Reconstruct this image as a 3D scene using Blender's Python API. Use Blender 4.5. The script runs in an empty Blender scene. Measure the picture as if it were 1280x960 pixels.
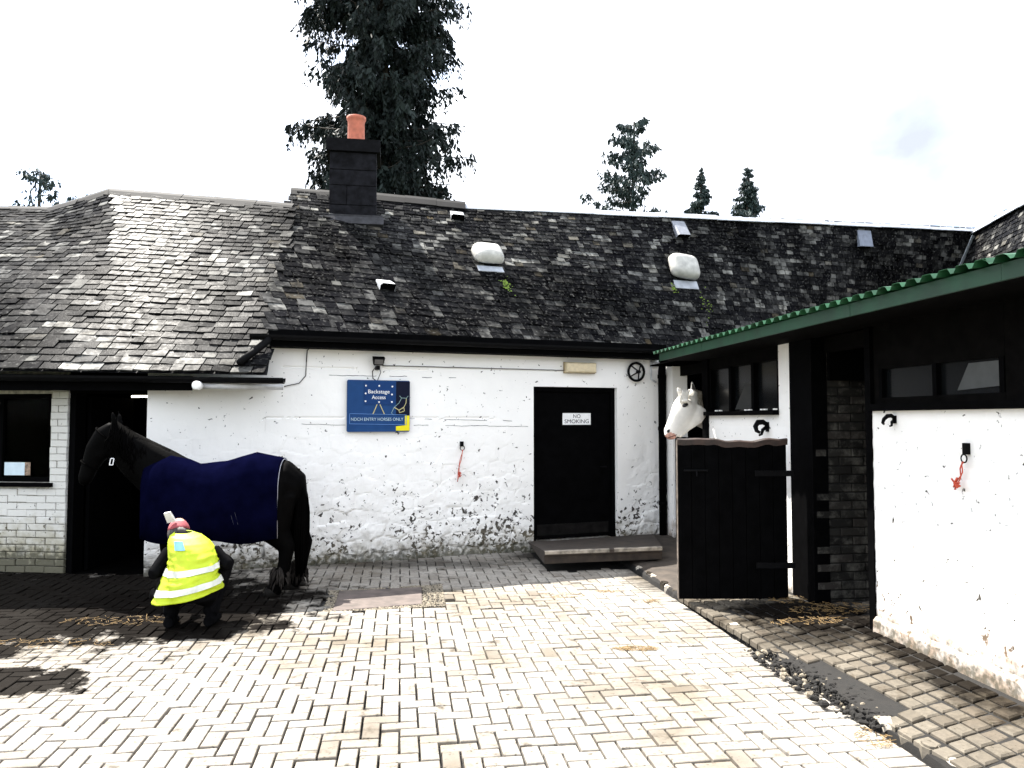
import bpy, bmesh, math, random
import numpy as np
from mathutils import Vector, Matrix, Euler
from mathutils.noise import noise as pnoise

R = math.radians
random.seed(7)
rng = np.random.default_rng(7)
S = bpy.context.scene
COL = S.collection

# ------------------------------------------------------------------ camera
CAMH, FPX, PITCH = 1.65, 950.0, R(2.65)
cd = bpy.data.cameras.new('camera')
cam = bpy.data.objects.new('camera', cd); COL.objects.link(cam)
cd.sensor_fit = 'HORIZONTAL'; cd.sensor_width = 36.0
cd.lens = 36.0 * FPX / 1280.0
cd.clip_start = 0.05; cd.clip_end = 3000
cam.location = (0, 0, CAMH); cam.rotation_euler = (R(90) + PITCH, 0, 0)
S.camera = cam

# ------------------------------------------------------------------ light
SUN_EL, SUN_AZ = R(58), R(-45)          # azimuth from +Y, positive to the right
SUN_DIR = Vector((math.sin(SUN_AZ) * math.cos(SUN_EL), math.cos(SUN_AZ) * math.cos(SUN_EL), math.sin(SUN_EL)))
ld = bpy.data.lights.new('sun', 'SUN'); ld.energy = 5.0; ld.angle = R(0.5); ld.color = (1.0, 0.955, 0.88)
sun = bpy.data.objects.new('sun', ld); COL.objects.link(sun)
sun.rotation_euler = (-SUN_DIR).to_track_quat('-Z', 'Y').to_euler()
sun.location = (-8, 12, 20)
CLOUD_OFF = (1.26, .9, .02)
W = bpy.data.worlds.new('World'); S.world = W; W.use_nodes = True
nt = W.node_tree; nt.nodes.clear()
out = nt.nodes.new('ShaderNodeOutputWorld')
sky = nt.nodes.new('ShaderNodeTexSky'); sky.sky_type = 'NISHITA'; sky.sun_disc = False
sky.sun_elevation = SUN_EL; sky.sun_rotation = SUN_AZ % (2 * math.pi)
sky.air_density = 1.0; sky.dust_density = 1.0; sky.ozone_density = 1.0
bg = nt.nodes.new('ShaderNodeBackground'); bg.inputs['Strength'].default_value = 0.15
tc = nt.nodes.new('ShaderNodeTexCoord')
mp = nt.nodes.new('ShaderNodeMapping'); mp.inputs['Scale'].default_value = (1, 1, 2.2)
nz = nt.nodes.new('ShaderNodeTexNoise'); nz.inputs['Scale'].default_value = 2.6
nz.inputs['Detail'].default_value = 7; nz.inputs['Roughness'].default_value = .55
rp = nt.nodes.new('ShaderNodeValToRGB')
rp.color_ramp.elements[0].position = .32; rp.color_ramp.elements[0].color = (.0, .0, .0, 1)
rp.color_ramp.elements[1].position = .52; rp.color_ramp.elements[1].color = (.95, .95, .95, 1)
mx = nt.nodes.new('ShaderNodeMixRGB'); mx.inputs['Color2'].default_value = (5.6, 5.8, 6.1, 1)
L = nt.links.new
L(tc.outputs['Generated'], mp.inputs['Vector']); L(mp.outputs[0], nz.inputs['Vector'])
L(nz.outputs['Fac'], rp.inputs['Fac']); L(rp.outputs['Color'], mx.inputs['Fac'])
L(sky.outputs['Color'], mx.inputs['Color1'])
# thicker, greyer parts of the cloud sheet
mp2 = nt.nodes.new('ShaderNodeMapping'); mp2.inputs['Scale'].default_value = (1, 1, 2.0); mp2.inputs['Location'].default_value = CLOUD_OFF
nz2 = nt.nodes.new('ShaderNodeTexNoise'); nz2.inputs['Scale'].default_value = 1.9; nz2.inputs['Detail'].default_value = 6; nz2.inputs['Roughness'].default_value = .5; nz2.inputs['Distortion'].default_value = .4
rp2 = nt.nodes.new('ShaderNodeValToRGB'); rp2.color_ramp.elements[0].position = .46; rp2.color_ramp.elements[0].color = (0, 0, 0, 1); rp2.color_ramp.elements[1].position = .73; rp2.color_ramp.elements[1].color = (1, 1, 1, 1)
mx2 = nt.nodes.new('ShaderNodeMixRGB'); mx2.inputs['Color2'].default_value = (1.56, 1.68, 1.98, 1)
L(tc.outputs['Generated'], mp2.inputs['Vector']); L(mp2.outputs[0], nz2.inputs['Vector']); L(nz2.outputs['Fac'], rp2.inputs['Fac'])
L(rp2.outputs['Color'], mx2.inputs['Fac']); L(mx.outputs['Color'], mx2.inputs['Color1']); L(mx2.outputs['Color'], bg.inputs['Color'])
L(bg.outputs['Background'], out.inputs['Surface'])
S.view_settings.view_transform = 'Standard'; S.view_settings.look = 'None'
S.view_settings.exposure = 1.85; S.view_settings.gamma = 1.0
S.render.engine = 'CYCLES'
S.cycles.max_bounces = 6

# ------------------------------------------------------------------ geometry helpers
_F = Vector((0, math.cos(PITCH), math.sin(PITCH))); _U = Vector((0, -math.sin(PITCH), math.cos(PITCH)))
C0 = Vector((0, 0, CAMH))
def ray(px, py):
    return Vector((1, 0, 0)) * ((px - 640) / FPX) + _U * ((480 - py) / FPX) + _F
def hit(px, py, p, n):
    d = ray(px, py); t = (Vector(p) - C0).dot(n) / d.dot(n)
    return C0 + d * t
def gz(px, py, z=0.0): return hit(px, py, (0, 0, z), Vector((0, 0, 1)))
def atY(px, py, y): return hit(px, py, (0, y, 0), Vector((0, 1, 0)))

WM = {}                                                  # world matrices of parents
def link(o, parent=None, mw=None):
    COL.objects.link(o)
    if mw is None: mw = Matrix()
    o.matrix_basis = mw
    if parent is not None:
        o.parent = parent; o.matrix_parent_inverse = WM[parent.name].inverted()
    WM[o.name] = mw.copy()
    return o
def thing(name, label, cat, loc=(0, 0, 0), group=None):
    o = bpy.data.objects.new(name, None); o.empty_display_size = .2
    link(o, None, Matrix.Translation(Vector(loc)))
    o['label'] = label; o['category'] = cat
    if group: o['group'] = group
    return o
def tag(o, label, cat, group=None):
    o['label'] = label; o['category'] = cat
    if group: o['group'] = group
    return o
def kind(o, k): o['kind'] = k; return o

class MB:
    def __init__(s): s.v = []; s.f = []; s.r = []; s.cur = 0.5
    def add(s, vs, fs, rnd=None):
        b = len(s.v); s.v += [tuple(v) for v in vs]; s.f += [tuple(i + b for i in f) for f in fs]
        s.r += [s.cur if rnd is None else rnd] * len(fs); return s
    def box(s, lo, hi, M=None, rnd=None):
        x0, y0, z0 = lo; x1, y1, z1 = hi
        vs = [Vector(p) for p in ((x0,y0,z0),(x1,y0,z0),(x1,y1,z0),(x0,y1,z0),(x0,y0,z1),(x1,y0,z1),(x1,y1,z1),(x0,y1,z1))]
        if M is not None: vs = [M @ v for v in vs]
        return s.add(vs, [(3,2,1,0),(4,5,6,7),(0,1,5,4),(1,2,6,5),(2,3,7,6),(3,0,4,7)], rnd)
    def bev(s, lo, hi, b, M=None, rnd=None):
        """box with a chamfer round its top (local +z) face"""
        x0, y0, z0 = lo; x1, y1, z1 = hi
        vs = [Vector(p) for p in ((x0,y0,z0),(x1,y0,z0),(x1,y1,z0),(x0,y1,z0),
              (x0,y0,z1-b),(x1,y0,z1-b),(x1,y1,z1-b),(x0,y1,z1-b),
              (x0+b,y0+b,z1),(x1-b,y0+b,z1),(x1-b,y1-b,z1),(x0+b,y1-b,z1))]
        if M is not None: vs = [M @ v for v in vs]
        fs = [(3,2,1,0),(8,9,10,11)]
        for k in range(4):
            j = (k + 1) % 4
            fs += [(k, j, 4 + j, 4 + k), (4 + k, 4 + j, 8 + j, 8 + k)]
        return s.add(vs, fs, rnd)
    def tube(s, pts, r, n=8, rnd=None, cap=True):
        pts = [Vector(p) for p in pts]; rs = r if isinstance(r, (list, tuple)) else [r] * len(pts)
        rings = []; prev = None
        for i, p in enumerate(pts):
            t = (pts[min(i + 1, len(pts) - 1)] - pts[max(i - 1, 0)]).normalized()
            if prev is None:
                a = Vector((0, 0, 1)) if abs(t.z) < .9 else Vector((1, 0, 0))
                u = t.cross(a).normalized()
            else: u = (prev - t * prev.dot(t)).normalized()
            prev = u; w = t.cross(u)
            rings.append([p + (u * math.cos(k * 2 * math.pi / n) + w * math.sin(k * 2 * math.pi / n)) * rs[i] for k in range(n)])
        vs = [v for g in rings for v in g]; fs = []
        for i in range(len(pts) - 1):
            for k in range(n):
                j = (k + 1) % n
                fs.append((i*n + k, i*n + j, (i+1)*n + j, (i+1)*n + k))
        if cap: fs += [tuple(range(n - 1, -1, -1)), tuple(range((len(pts)-1)*n, len(pts)*n))]
        return s.add(vs, fs, rnd)
    def lathe(s, prof, M=None, n=20, rnd=None):
        vs = []; fs = []
        for r, z in prof:
            for k in range(n):
                a = k * 2 * math.pi / n; v = Vector((r * math.cos(a), r * math.sin(a), z)); vs.append(M @ v if M is not None else v)
        for i in range(len(prof) - 1):
            for k in range(n):
                j = (k + 1) % n; fs.append((i*n+k, i*n+j, (i+1)*n+j, (i+1)*n+k))
        if prof[0][0] > 1e-4: fs.append(tuple(range(n-1, -1, -1)))
        if prof[-1][0] > 1e-4: fs.append(tuple(range((len(prof)-1)*n, len(prof)*n)))
        return s.add(vs, fs, rnd)
    def prism(s, poly, z0, z1, M=None, rnd=None):
        n = len(poly); vs = [Vector((x, y, z0)) for x, y in poly] + [Vector((x, y, z1)) for x, y in poly]
        if M is not None: vs = [M @ v for v in vs]
        fs = [tuple(range(n-1, -1, -1)), tuple(range(n, 2*n))] + [(k, (k+1) % n, n + (k+1) % n, n + k) for k in range(n)]
        return s.add(vs, fs, rnd)
    def mesh(s, name, mat, smooth=False):
        me = bpy.data.meshes.new(name); me.from_pydata(s.v, [], s.f); me.update()
        if mat: me.materials.append(mat)
        at = me.attributes.new('rnd', 'FLOAT', 'FACE'); at.data.foreach_set('value', np.array(s.r, dtype=np.float32))
        if smooth: me.polygons.foreach_set('use_smooth', [True] * len(me.polygons))
        return me
    def build(s, name, mat, parent=None, smooth=False):
        return link(bpy.data.objects.new(name, s.mesh(name, mat, smooth)), parent)

def obj(name, me, parent=None, mw=None): return link(bpy.data.objects.new(name, me), parent, mw)

def loft(secs, n=16):
    """closed loft through elliptical sections (centre, half_height, half_width); up hint = local y-free plane"""
    cs = [Vector(c) for c, _, _ in secs]; vs = []; fs = []
    lat0 = Vector((0, 1, 0))
    for i, (c, hh, hw) in enumerate(secs):
        t = (cs[min(i + 1, len(cs) - 1)] - cs[max(i - 1, 0)]).normalized()
        lat = (lat0 - t * lat0.dot(t)).normalized(); up = t.cross(lat)
        for k in range(n):
            a = k * 2 * math.pi / n
            vs.append(cs[i] + lat * (math.cos(a) * hw) + up * (math.sin(a) * hh))
    m = len(secs)
    for i in range(m - 1):
        for k in range(n):
            j = (k + 1) % n; fs.append((i*n+k, i*n+j, (i+1)*n+j, (i+1)*n+k))
    t0 = (cs[0] - cs[1]).normalized() * min(secs[0][1:]) * .6; t1 = (cs[-1] - cs[-2]).normalized() * min(secs[-1][1:]) * .6
    vs += [cs[0] + t0, cs[-1] + t1]
    for k in range(n):
        j = (k + 1) % n
        fs.append((m*n, j, k)); fs.append((m*n+1, (m-1)*n+k, (m-1)*n+j))
    return vs, fs
def ball(c, r, n=10):
    r = (r, r, r) if not isinstance(r, (tuple, list)) else r
    vs = []; fs = []; c = Vector(c)
    for i in range(1, n):
        th = math.pi * i / n
        for k in range(n):
            a = 2 * math.pi * k / n
            vs.append(c + Vector((r[0]*math.sin(th)*math.cos(a), r[1]*math.sin(th)*math.sin(a), r[2]*math.cos(th))))
    vs += [c + Vector((0, 0, r[2])), c - Vector((0, 0, r[2]))]
    for i in range(n - 2):
        for k in range(n):
            j = (k+1) % n; fs.append((i*n+k, (i+1)*n+k, (i+1)*n+j, i*n+j))
    q = (n-1)*n
    for k in range(n):
        j = (k+1) % n; fs.append((q, k, j)); fs.append((q+1, (n-2)*n+j, (n-2)*n+k))
    return vs, fs
def fuse(name, shapes, voxel, smooth=4, M=None):
    """union overlapping closed shapes into one continuous skin"""
    me = bpy.data.meshes.new(name + '_raw'); vs = []; fs = []
    for v, f in shapes:
        b = len(vs); vs += [tuple(M @ Vector(p)) if M is not None else tuple(p) for p in v]; fs += [tuple(i + b for i in q) for q in f]
    me.from_pydata(vs, [], fs)
    bm = bmesh.new(); bm.from_mesh(me); bmesh.ops.recalc_face_normals(bm, faces=bm.faces); bm.to_mesh(me); bm.free()
    o = bpy.data.objects.new(name + '_raw', me); COL.objects.link(o)
    m = o.modifiers.new('r', 'REMESH'); m.mode = 'VOXEL'; m.voxel_size = voxel; m.use_smooth_shade = True
    k = o.modifiers.new('s', 'SMOOTH'); k.factor = .5; k.iterations = smooth
    dg = bpy.context.evaluated_depsgraph_get()
    res = bpy.data.meshes.new_from_object(o.evaluated_get(dg)); res.name = name
    bpy.data.objects.remove(o); bpy.data.meshes.remove(me)
    res.polygons.foreach_set('use_smooth', [True] * len(res.polygons))
    return res

# ------------------------------------------------------------------ materials
def nodes(name):
    m = bpy.data.materials.new(name); m.use_nodes = True
    t = m.node_tree; b = t.nodes['Principled BSDF']; return m, t, b
def N(t, typ, **kw):
    n = t.nodes.new(typ)
    for k, v in kw.items():
        if hasattr(n, k): setattr(n, k, v)
        else: n.inputs[k.replace('_', ' ')].default_value = v
    return n
def ramp(t, src, stops, interp='LINEAR'):
    r = t.nodes.new('ShaderNodeValToRGB'); r.color_ramp.interpolation = interp
    e = r.color_ramp.elements
    while len(e) < len(stops): e.new(.5)
    for i, (p, c) in enumerate(stops):
        e[i].position = p; e[i].color = (c, c, c, 1) if isinstance(c, (int, float)) else (*c, 1)
    t.links.new(src, r.inputs['Fac']); return r.outputs['Color']
def math_(t, op, a, b=None, clamp=False):
    n = t.nodes.new('ShaderNodeMath'); n.operation = op; n.use_clamp = clamp
    for i, x in enumerate((a, b)):
        if x is None: continue
        if isinstance(x, (int, float)): n.inputs[i].default_value = x
        else: t.links.new(x, n.inputs[i])
    return n.outputs[0]
def mix(t, fac, a, b, mode='MIX'):
    n = t.nodes.new('ShaderNodeMixRGB'); n.blend_type = mode
    for k, x in (('Fac', fac), ('Color1', a), ('Color2', b)):
        if isinstance(x, (int, float)): n.inputs[k].default_value = x if k == 'Fac' else (x, x, x, 1)
        elif isinstance(x, tuple): n.inputs[k].default_value = (*x, 1)
        else: t.links.new(x, n.inputs[k])
    return n.outputs[0]
def noise(t, scale, detail=3, rough=.55, dist=0, vec=None):
    n = N(t, 'ShaderNodeTexNoise'); n.inputs['Scale'].default_value = scale; n.inputs['Detail'].default_value = detail
    n.inputs['Roughness'].default_value = rough; n.inputs['Distortion'].default_value = dist
    if vec is None:
        g = t.nodes.get('Geo') or N(t, 'ShaderNodeNewGeometry', name='Geo'); vec = g.outputs['Position']
    t.links.new(vec, n.inputs['Vector']); return n.outputs['Fac']
def posz(t):
    g = t.nodes.get('Geo') or N(t, 'ShaderNodeNewGeometry', name='Geo')
    s = N(t, 'ShaderNodeSeparateXYZ'); t.links.new(g.outputs['Position'], s.inputs[0]); return s.outputs
def rnd(t):
    a = N(t, 'ShaderNodeAttribute', attribute_name='rnd'); o = N(t, 'ShaderNodeObjectInfo')
    return math_(t, 'FRACT', math_(t, 'ADD', a.outputs['Fac'], o.outputs['Random']))
def bump(t, b, h, strength, dist=.01):
    n = N(t, 'ShaderNodeBump'); n.inputs['Strength'].default_value = strength; n.inputs['Distance'].default_value = dist
    t.links.new(h, n.inputs['Height']); t.links.new(n.outputs[0], b.inputs['Normal'])
def plain(name, col, rough=.7, var=.35, scale=14, bmp=.15, metal=0, spec=.5):
    m, t, b = nodes(name)
    n = noise(t, scale, 4)
    c = mix(t, 1, tuple(col), ramp(t, n, [(.3, 1 - var), (.7, 1 + var)]), 'MULTIPLY')
    t.links.new(c, b.inputs['Base Color']); b.inputs['Roughness'].default_value = rough
    b.inputs['Metallic'].default_value = metal; b.inputs['Specular IOR Level'].default_value = spec
    if bmp: bump(t, b, noise(t, scale * 6, 3), bmp, .004)
    return m

def m_whitewash(name, chips=1.0, base=(.86, .845, .815), dirt_top=.35, dirt=(.20, .17, .11), brick=False):
    m, t, b = nodes(name); x, y, z = posz(t)
    c = mix(t, ramp(t, noise(t, 3.2, 5), [(.35, 0), (.75, .35)]), base, tuple(v * .86 for v in base))
    h = math_(t, 'SUBTRACT', 1.25, z)                       # paint comes off more towards the foot of the wall
    h = math_(t, 'MINIMUM', math_(t, 'MAXIMUM', h, 0), 1.0)
    cl = ramp(t, noise(t, 1.3, 2), [(.35, 0), (.6, 1)])
    val = math_(t, 'ADD', noise(t, 19, 4, .55, .6), math_(t, 'MULTIPLY', math_(t, 'MULTIPLY', h, cl), .13 * chips))
    cm = ramp(t, val, [(.675, 0), (.70, 1)])
    c = mix(t, cm, c, mix(t, noise(t, 40, 2), (.02, .018, .016), (.07, .06, .05)))
    d = math_(t, 'ADD', math_(t, 'MULTIPLY', math_(t, 'SUBTRACT', dirt_top, z), 2.2), math_(t, 'MULTIPLY', math_(t, 'SUBTRACT', noise(t, 9, 4), .5), 1.6))
    c = mix(t, ramp(t, d, [(.0, 0), (.9, .85)]), c, dirt)
    d2 = math_(t, 'ADD', math_(t, 'MULTIPLY', math_(t, 'SUBTRACT', dirt_top * .55, z), 4), math_(t, 'MULTIPLY', math_(t, 'SUBTRACT', noise(t, 22, 4), .45), 2.2))
    c = mix(t, ramp(t, d2, [(.2, 0), (.8, .8)]), c, (.035, .035, .02))
    t.links.new(c, b.inputs['Base Color']); b.inputs['Roughness'].default_value = .85
    bump(t, b, noise(t, 45, 4), .3, .004)
    return m
def m_slate():
    m, t, b = nodes('slate'); r = rnd(t)
    c = ramp(t, r, [(0, (.0025, .0025, .0035)), (.32, (.006, .006, .0068)), (.55, (.014, .0138, .014)), (.74, (.032, .0315, .031)), (.88, (.085, .084, .08)), (.96, (.16, .157, .145)), (1, (.04, .032, .02))])
    big = ramp(t, noise(t, .62, 3, .6, .4), [(.40, .2), (.50, .8), (.60, 1.6)])
    c = mix(t, 1, c, big, 'MULTIPLY')
    c = mix(t, ramp(t, noise(t, 24, 4, .6), [(.55, 0), (.70, .6)]), c, (.13, .128, .12))        # pale lichen
    c = mix(t, ramp(t, noise(t, 9, 3, .6), [(.40, .75), (.56, 0)]), c, (.006, .006, .0068))         # dark algae
    t.links.new(c, b.inputs['Base Color'])
    t.links.new(ramp(t, noise(t, 15, 3), [(.3, .26), (.7, .42)]), b.inputs['Roughness'])
    b.inputs['Specular IOR Level'].default_value = .0045
    bump(t, b, noise(t, 60, 4), .22, .005)
    return m
def m_paver(name, base, dark=1.0):
    m, t, b = nodes(name); r = rnd(t); x, y, z = posz(t)
    c = mix(t, 1, base, ramp(t, r, [(0, (.70, .66, .62)), (.25, (.95, .93, .90)), (.75, (1.08, 1.06, 1.03)), (1, (.86, .81, .77))]), 'MULTIPLY')
    c = mix(t, ramp(t, noise(t, 30, 4, .6), [(.42, .45), (.62, 0)]), c, tuple(v * .6 for v in base))
    # odd muck stains; blobs paint shadow and muck at the left doorway, walls' foot
    c = mix(t, 1, c, ramp(t, noise(t, .8, 4, .6), [(.34, (.66, .62, .56)), (.5, (1, 1, 1)), (.66, (1.25, 1.26, 1.27))]), 'MULTIPLY')
    s = ramp(t, noise(t, 5.5, 5, .65), [(.58, 0), (.70, .75)])
    c = mix(t, s, c, (.05, .038, .026))
    c = mix(t, ramp(t, noise(t, 17, 4, .7), [(.60, 0), (.68, .7)]), c, (.035, .03, .02))
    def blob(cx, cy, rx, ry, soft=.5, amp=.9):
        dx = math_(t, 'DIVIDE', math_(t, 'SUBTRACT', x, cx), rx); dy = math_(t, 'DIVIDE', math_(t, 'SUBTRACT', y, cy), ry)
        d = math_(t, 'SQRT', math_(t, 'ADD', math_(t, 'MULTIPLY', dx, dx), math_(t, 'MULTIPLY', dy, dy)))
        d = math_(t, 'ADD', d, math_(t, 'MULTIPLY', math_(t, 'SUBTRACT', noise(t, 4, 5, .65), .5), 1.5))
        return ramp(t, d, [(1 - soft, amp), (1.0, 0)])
    for a in SHADE_MUCK_BLOBS: c = mix(t, blob(*a), c, (.0045, .0035, .0028))
    t.links.new(c, b.inputs['Base Color'])
    b.inputs['Roughness'].default_value = .9; b.inputs['Specular IOR Level'].default_value = .03
    bump(t, b, noise(t, 70, 4), .4, .004)
    return m
SHADE_MUCK_BLOBS = [(-4.6, 6.9, 3.1, 1.8, .2, .98), (-2.55, 6.15, .75, .5, .25, .97), (-3.0, 6.7, 1.25, .9, .25, .97), (-3.6, 4.83, 1.0, .34, .12, .97), (-2.0, 7.2, .6, .4, .5, .8),  # painted shadow mixed with muck: left doorway, crouching person, left foreground
         (0.35, 9.25, .6, .4, .6, .8), (-1.0, 8.75, 1.8, .38, .7, .65), (2.35, 6.2, .62, .62, .35, .97), (2.70, 5.0, .28, 1.3, .5, .92), (1.75, 8.2, .7, 1.6, .6, .8), (2.25, 5.6, .6, .35, .6, .8)]  # muck by the door and wall; overhang shade painted along the right wall

black_paint = plain('black_paint', (.0014, .0014, .0016), .75, .4, 9, .1, spec=.02)
dark_wood = plain('dark_timber', (.0025, .0023, .0022), .85, .5, 11, .2, spec=.03)
black_metal = plain('black_iron', (.0028, .0028, .0032), .6, .3, 20, .1, spec=.06)
void_dark = plain('black_interior', (.002, .002, .002), .95, .3, 5, .2, spec=.0)  # near-black colour for interior surfaces, linings and openings
lead = plain('lead_sheet', (.34, .36, .40), .45, .25, 9, .15)
lead_dark = plain('dark_ridge', (.007, .007, .008), .7, .3, 9, .15, spec=.1)
white_paint = plain('white_paint', (.80, .79, .77), .6, .06, 8, .1)
pale_metal = plain('pale_metal', (.46, .47, .49), .5, .2, 12, .1)
cream_plastic = plain('cream_plastic', (.62, .52, .34), .45, .12, 20, .05)
terracotta = plain('terracotta', (.42, .12, .07), .75, .2, 16, .2)
chimney_stone = plain('chimney_stone', (.0075, .0075, .0095), .9, .6, 10, .5, spec=.1)
slab_stone = plain('slab_stone', (.030, .021, .015), .85, .5, 9, .4)
slab_edge = plain('worn_edge', (.26, .225, .18), .85, .6, 14, .4)
whitewash = m_whitewash('whitewash_rubble', 1.25, dirt_top=.34)
whitewash_block = m_whitewash('whitewash_block', .55, dirt_top=.36, dirt=(.30, .20, .125))
white_brick = m_whitewash('whitewash_brick', .6, base=(.66, .65, .61), dirt_top=.62, dirt=(.30, .27, .17))
slate = m_slate()
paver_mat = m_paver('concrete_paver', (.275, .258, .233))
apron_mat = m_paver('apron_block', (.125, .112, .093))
soil = plain('dark_joint_soil', (.006, .005, .004), .95, .5, 30, .5)
earth = plain('field_earth', (.07, .075, .035), .95, .5, .8, .4)
concrete = plain('concrete', (.042, .032, .024), .9, .5, 7, .4)
green_metal = plain('green_sheet', (.010, .075, .028), .5, .55, 6, .1)
green_edge = plain('green_fascia', (.005, .040, .017), .6, .35, 4, .1)
leather = plain('worn_wood_cap', (.026, .013, .009), .6, .6, 12, .3)
straw_mat = plain('straw', (.20, .125, .045), .8, .4, 60, 0)
gravel_mat = plain('gravel', (.20, .17, .125), .9, .7, 60, .3)
stone_pale = plain('pale_rubble', (.42, .38, .32), .9, .5, 25, .5)
rope_mat = plain('red_twine', (.50, .07, .035), .8, .3, 60, .2)
moss_mat = plain('moss', (.16, .24, .035), .95, .4, 40, .5)
def m_brickdark():
    m, t, b = nodes('dark_painted_brick'); r = rnd(t)
    c = ramp(t, r, [(0, (.010, .0095, .009)), (.6, (.022, .021, .019)), (1, (.032, .028, .025))])
    c = mix(t, ramp(t, noise(t, 8, 5, .7), [(.48, 0), (.72, .75)]), c, (.12, .115, .10))
    t.links.new(c, b.inputs['Base Color']); b.inputs['Roughness'].default_value = .9; b.inputs['Specular IOR Level'].default_value = .1; bump(t, b, noise(t, 50, 4), .5, .005)
    return m
brick_dark = m_brickdark()
def m_glass():
    m, t, b = nodes('window_glass'); b.inputs['Base Color'].default_value = (.004, .0045, .005, 1)
    b.inputs['Roughness'].default_value = .2; b.inputs['Specular IOR Level'].default_value = .10
    bump(t, b, noise(t, 5, 2), .06, .01); return m
glass = m_glass()
def m_bark(): return plain('bark', (.03, .024, .018), .95, .5, 8, .6)
bark = m_bark()
def m_leaf(name, a, bcol):
    m, t, b = nodes(name)
    at = N(t, 'ShaderNodeAttribute', attribute_name='rnd')
    c = ramp(t, at.outputs['Fac'], [(0, a), (1, bcol)])
    t.links.new(c, b.inputs['Base Color']); b.inputs['Roughness'].default_value = .7
    b.inputs['Specular IOR Level'].default_value = .2
    return m
needle = m_leaf('conifer_needles', (.004, .007, .0065), (.014, .023, .020))
needle_far = m_leaf('far_needles', (.010, .020, .022), (.035, .055, .05))
def m_emit(name, col, s):
    m, t, b = nodes(name); b.inputs['Base Color'].default_value = (.8, .8, .8, 1)
    b.inputs['Emission Color'].default_value = (*col, 1); b.inputs['Emission Strength'].default_value = s; return m
tube_light = m_emit('strip_light_tube', (1, .9, .7), 1.6)

def flat(name, col, rough=.6): return plain(name, col, rough, .08, 12, 0, spec=.1)

# ------------------------------------------------------------------ walls in plan
class Wall:
    def __init__(s, p, ang, flip=1):
        s.p = Vector((p[0], p[1], 0)); s.d = Vector((math.cos(ang), math.sin(ang), 0))
        s.n = Vector((s.d.y, -s.d.x, 0)) * flip
    def at(s, a, z, off=0.0): return s.p + s.d * a + Vector((0, 0, z)) + s.n * off
    def px(s, x, y, off=0.0):
        q = hit(x, y, s.p + s.n * off, s.n); return (q - s.p).dot(s.d), q.z
    def M(s, a, z, off=0.0):
        """local x along the wall, y up, z out of the wall"""
        m = Matrix((s.d, Vector((0, 0, 1)), s.n)).transposed().to_4x4(); m.translation = s.at(a, z, off); return m
MAIN = Wall((-2.32, 8.66), R(21))
LEFT = Wall((-4.79, 8.2), R(-6) )
RIGHT = Wall((2.69, 5.68), R(97.5), -1)       # a grows away from the camera; n points to the yard
def apron_z(c): return .05 + .05 * max(c, 0)

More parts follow.
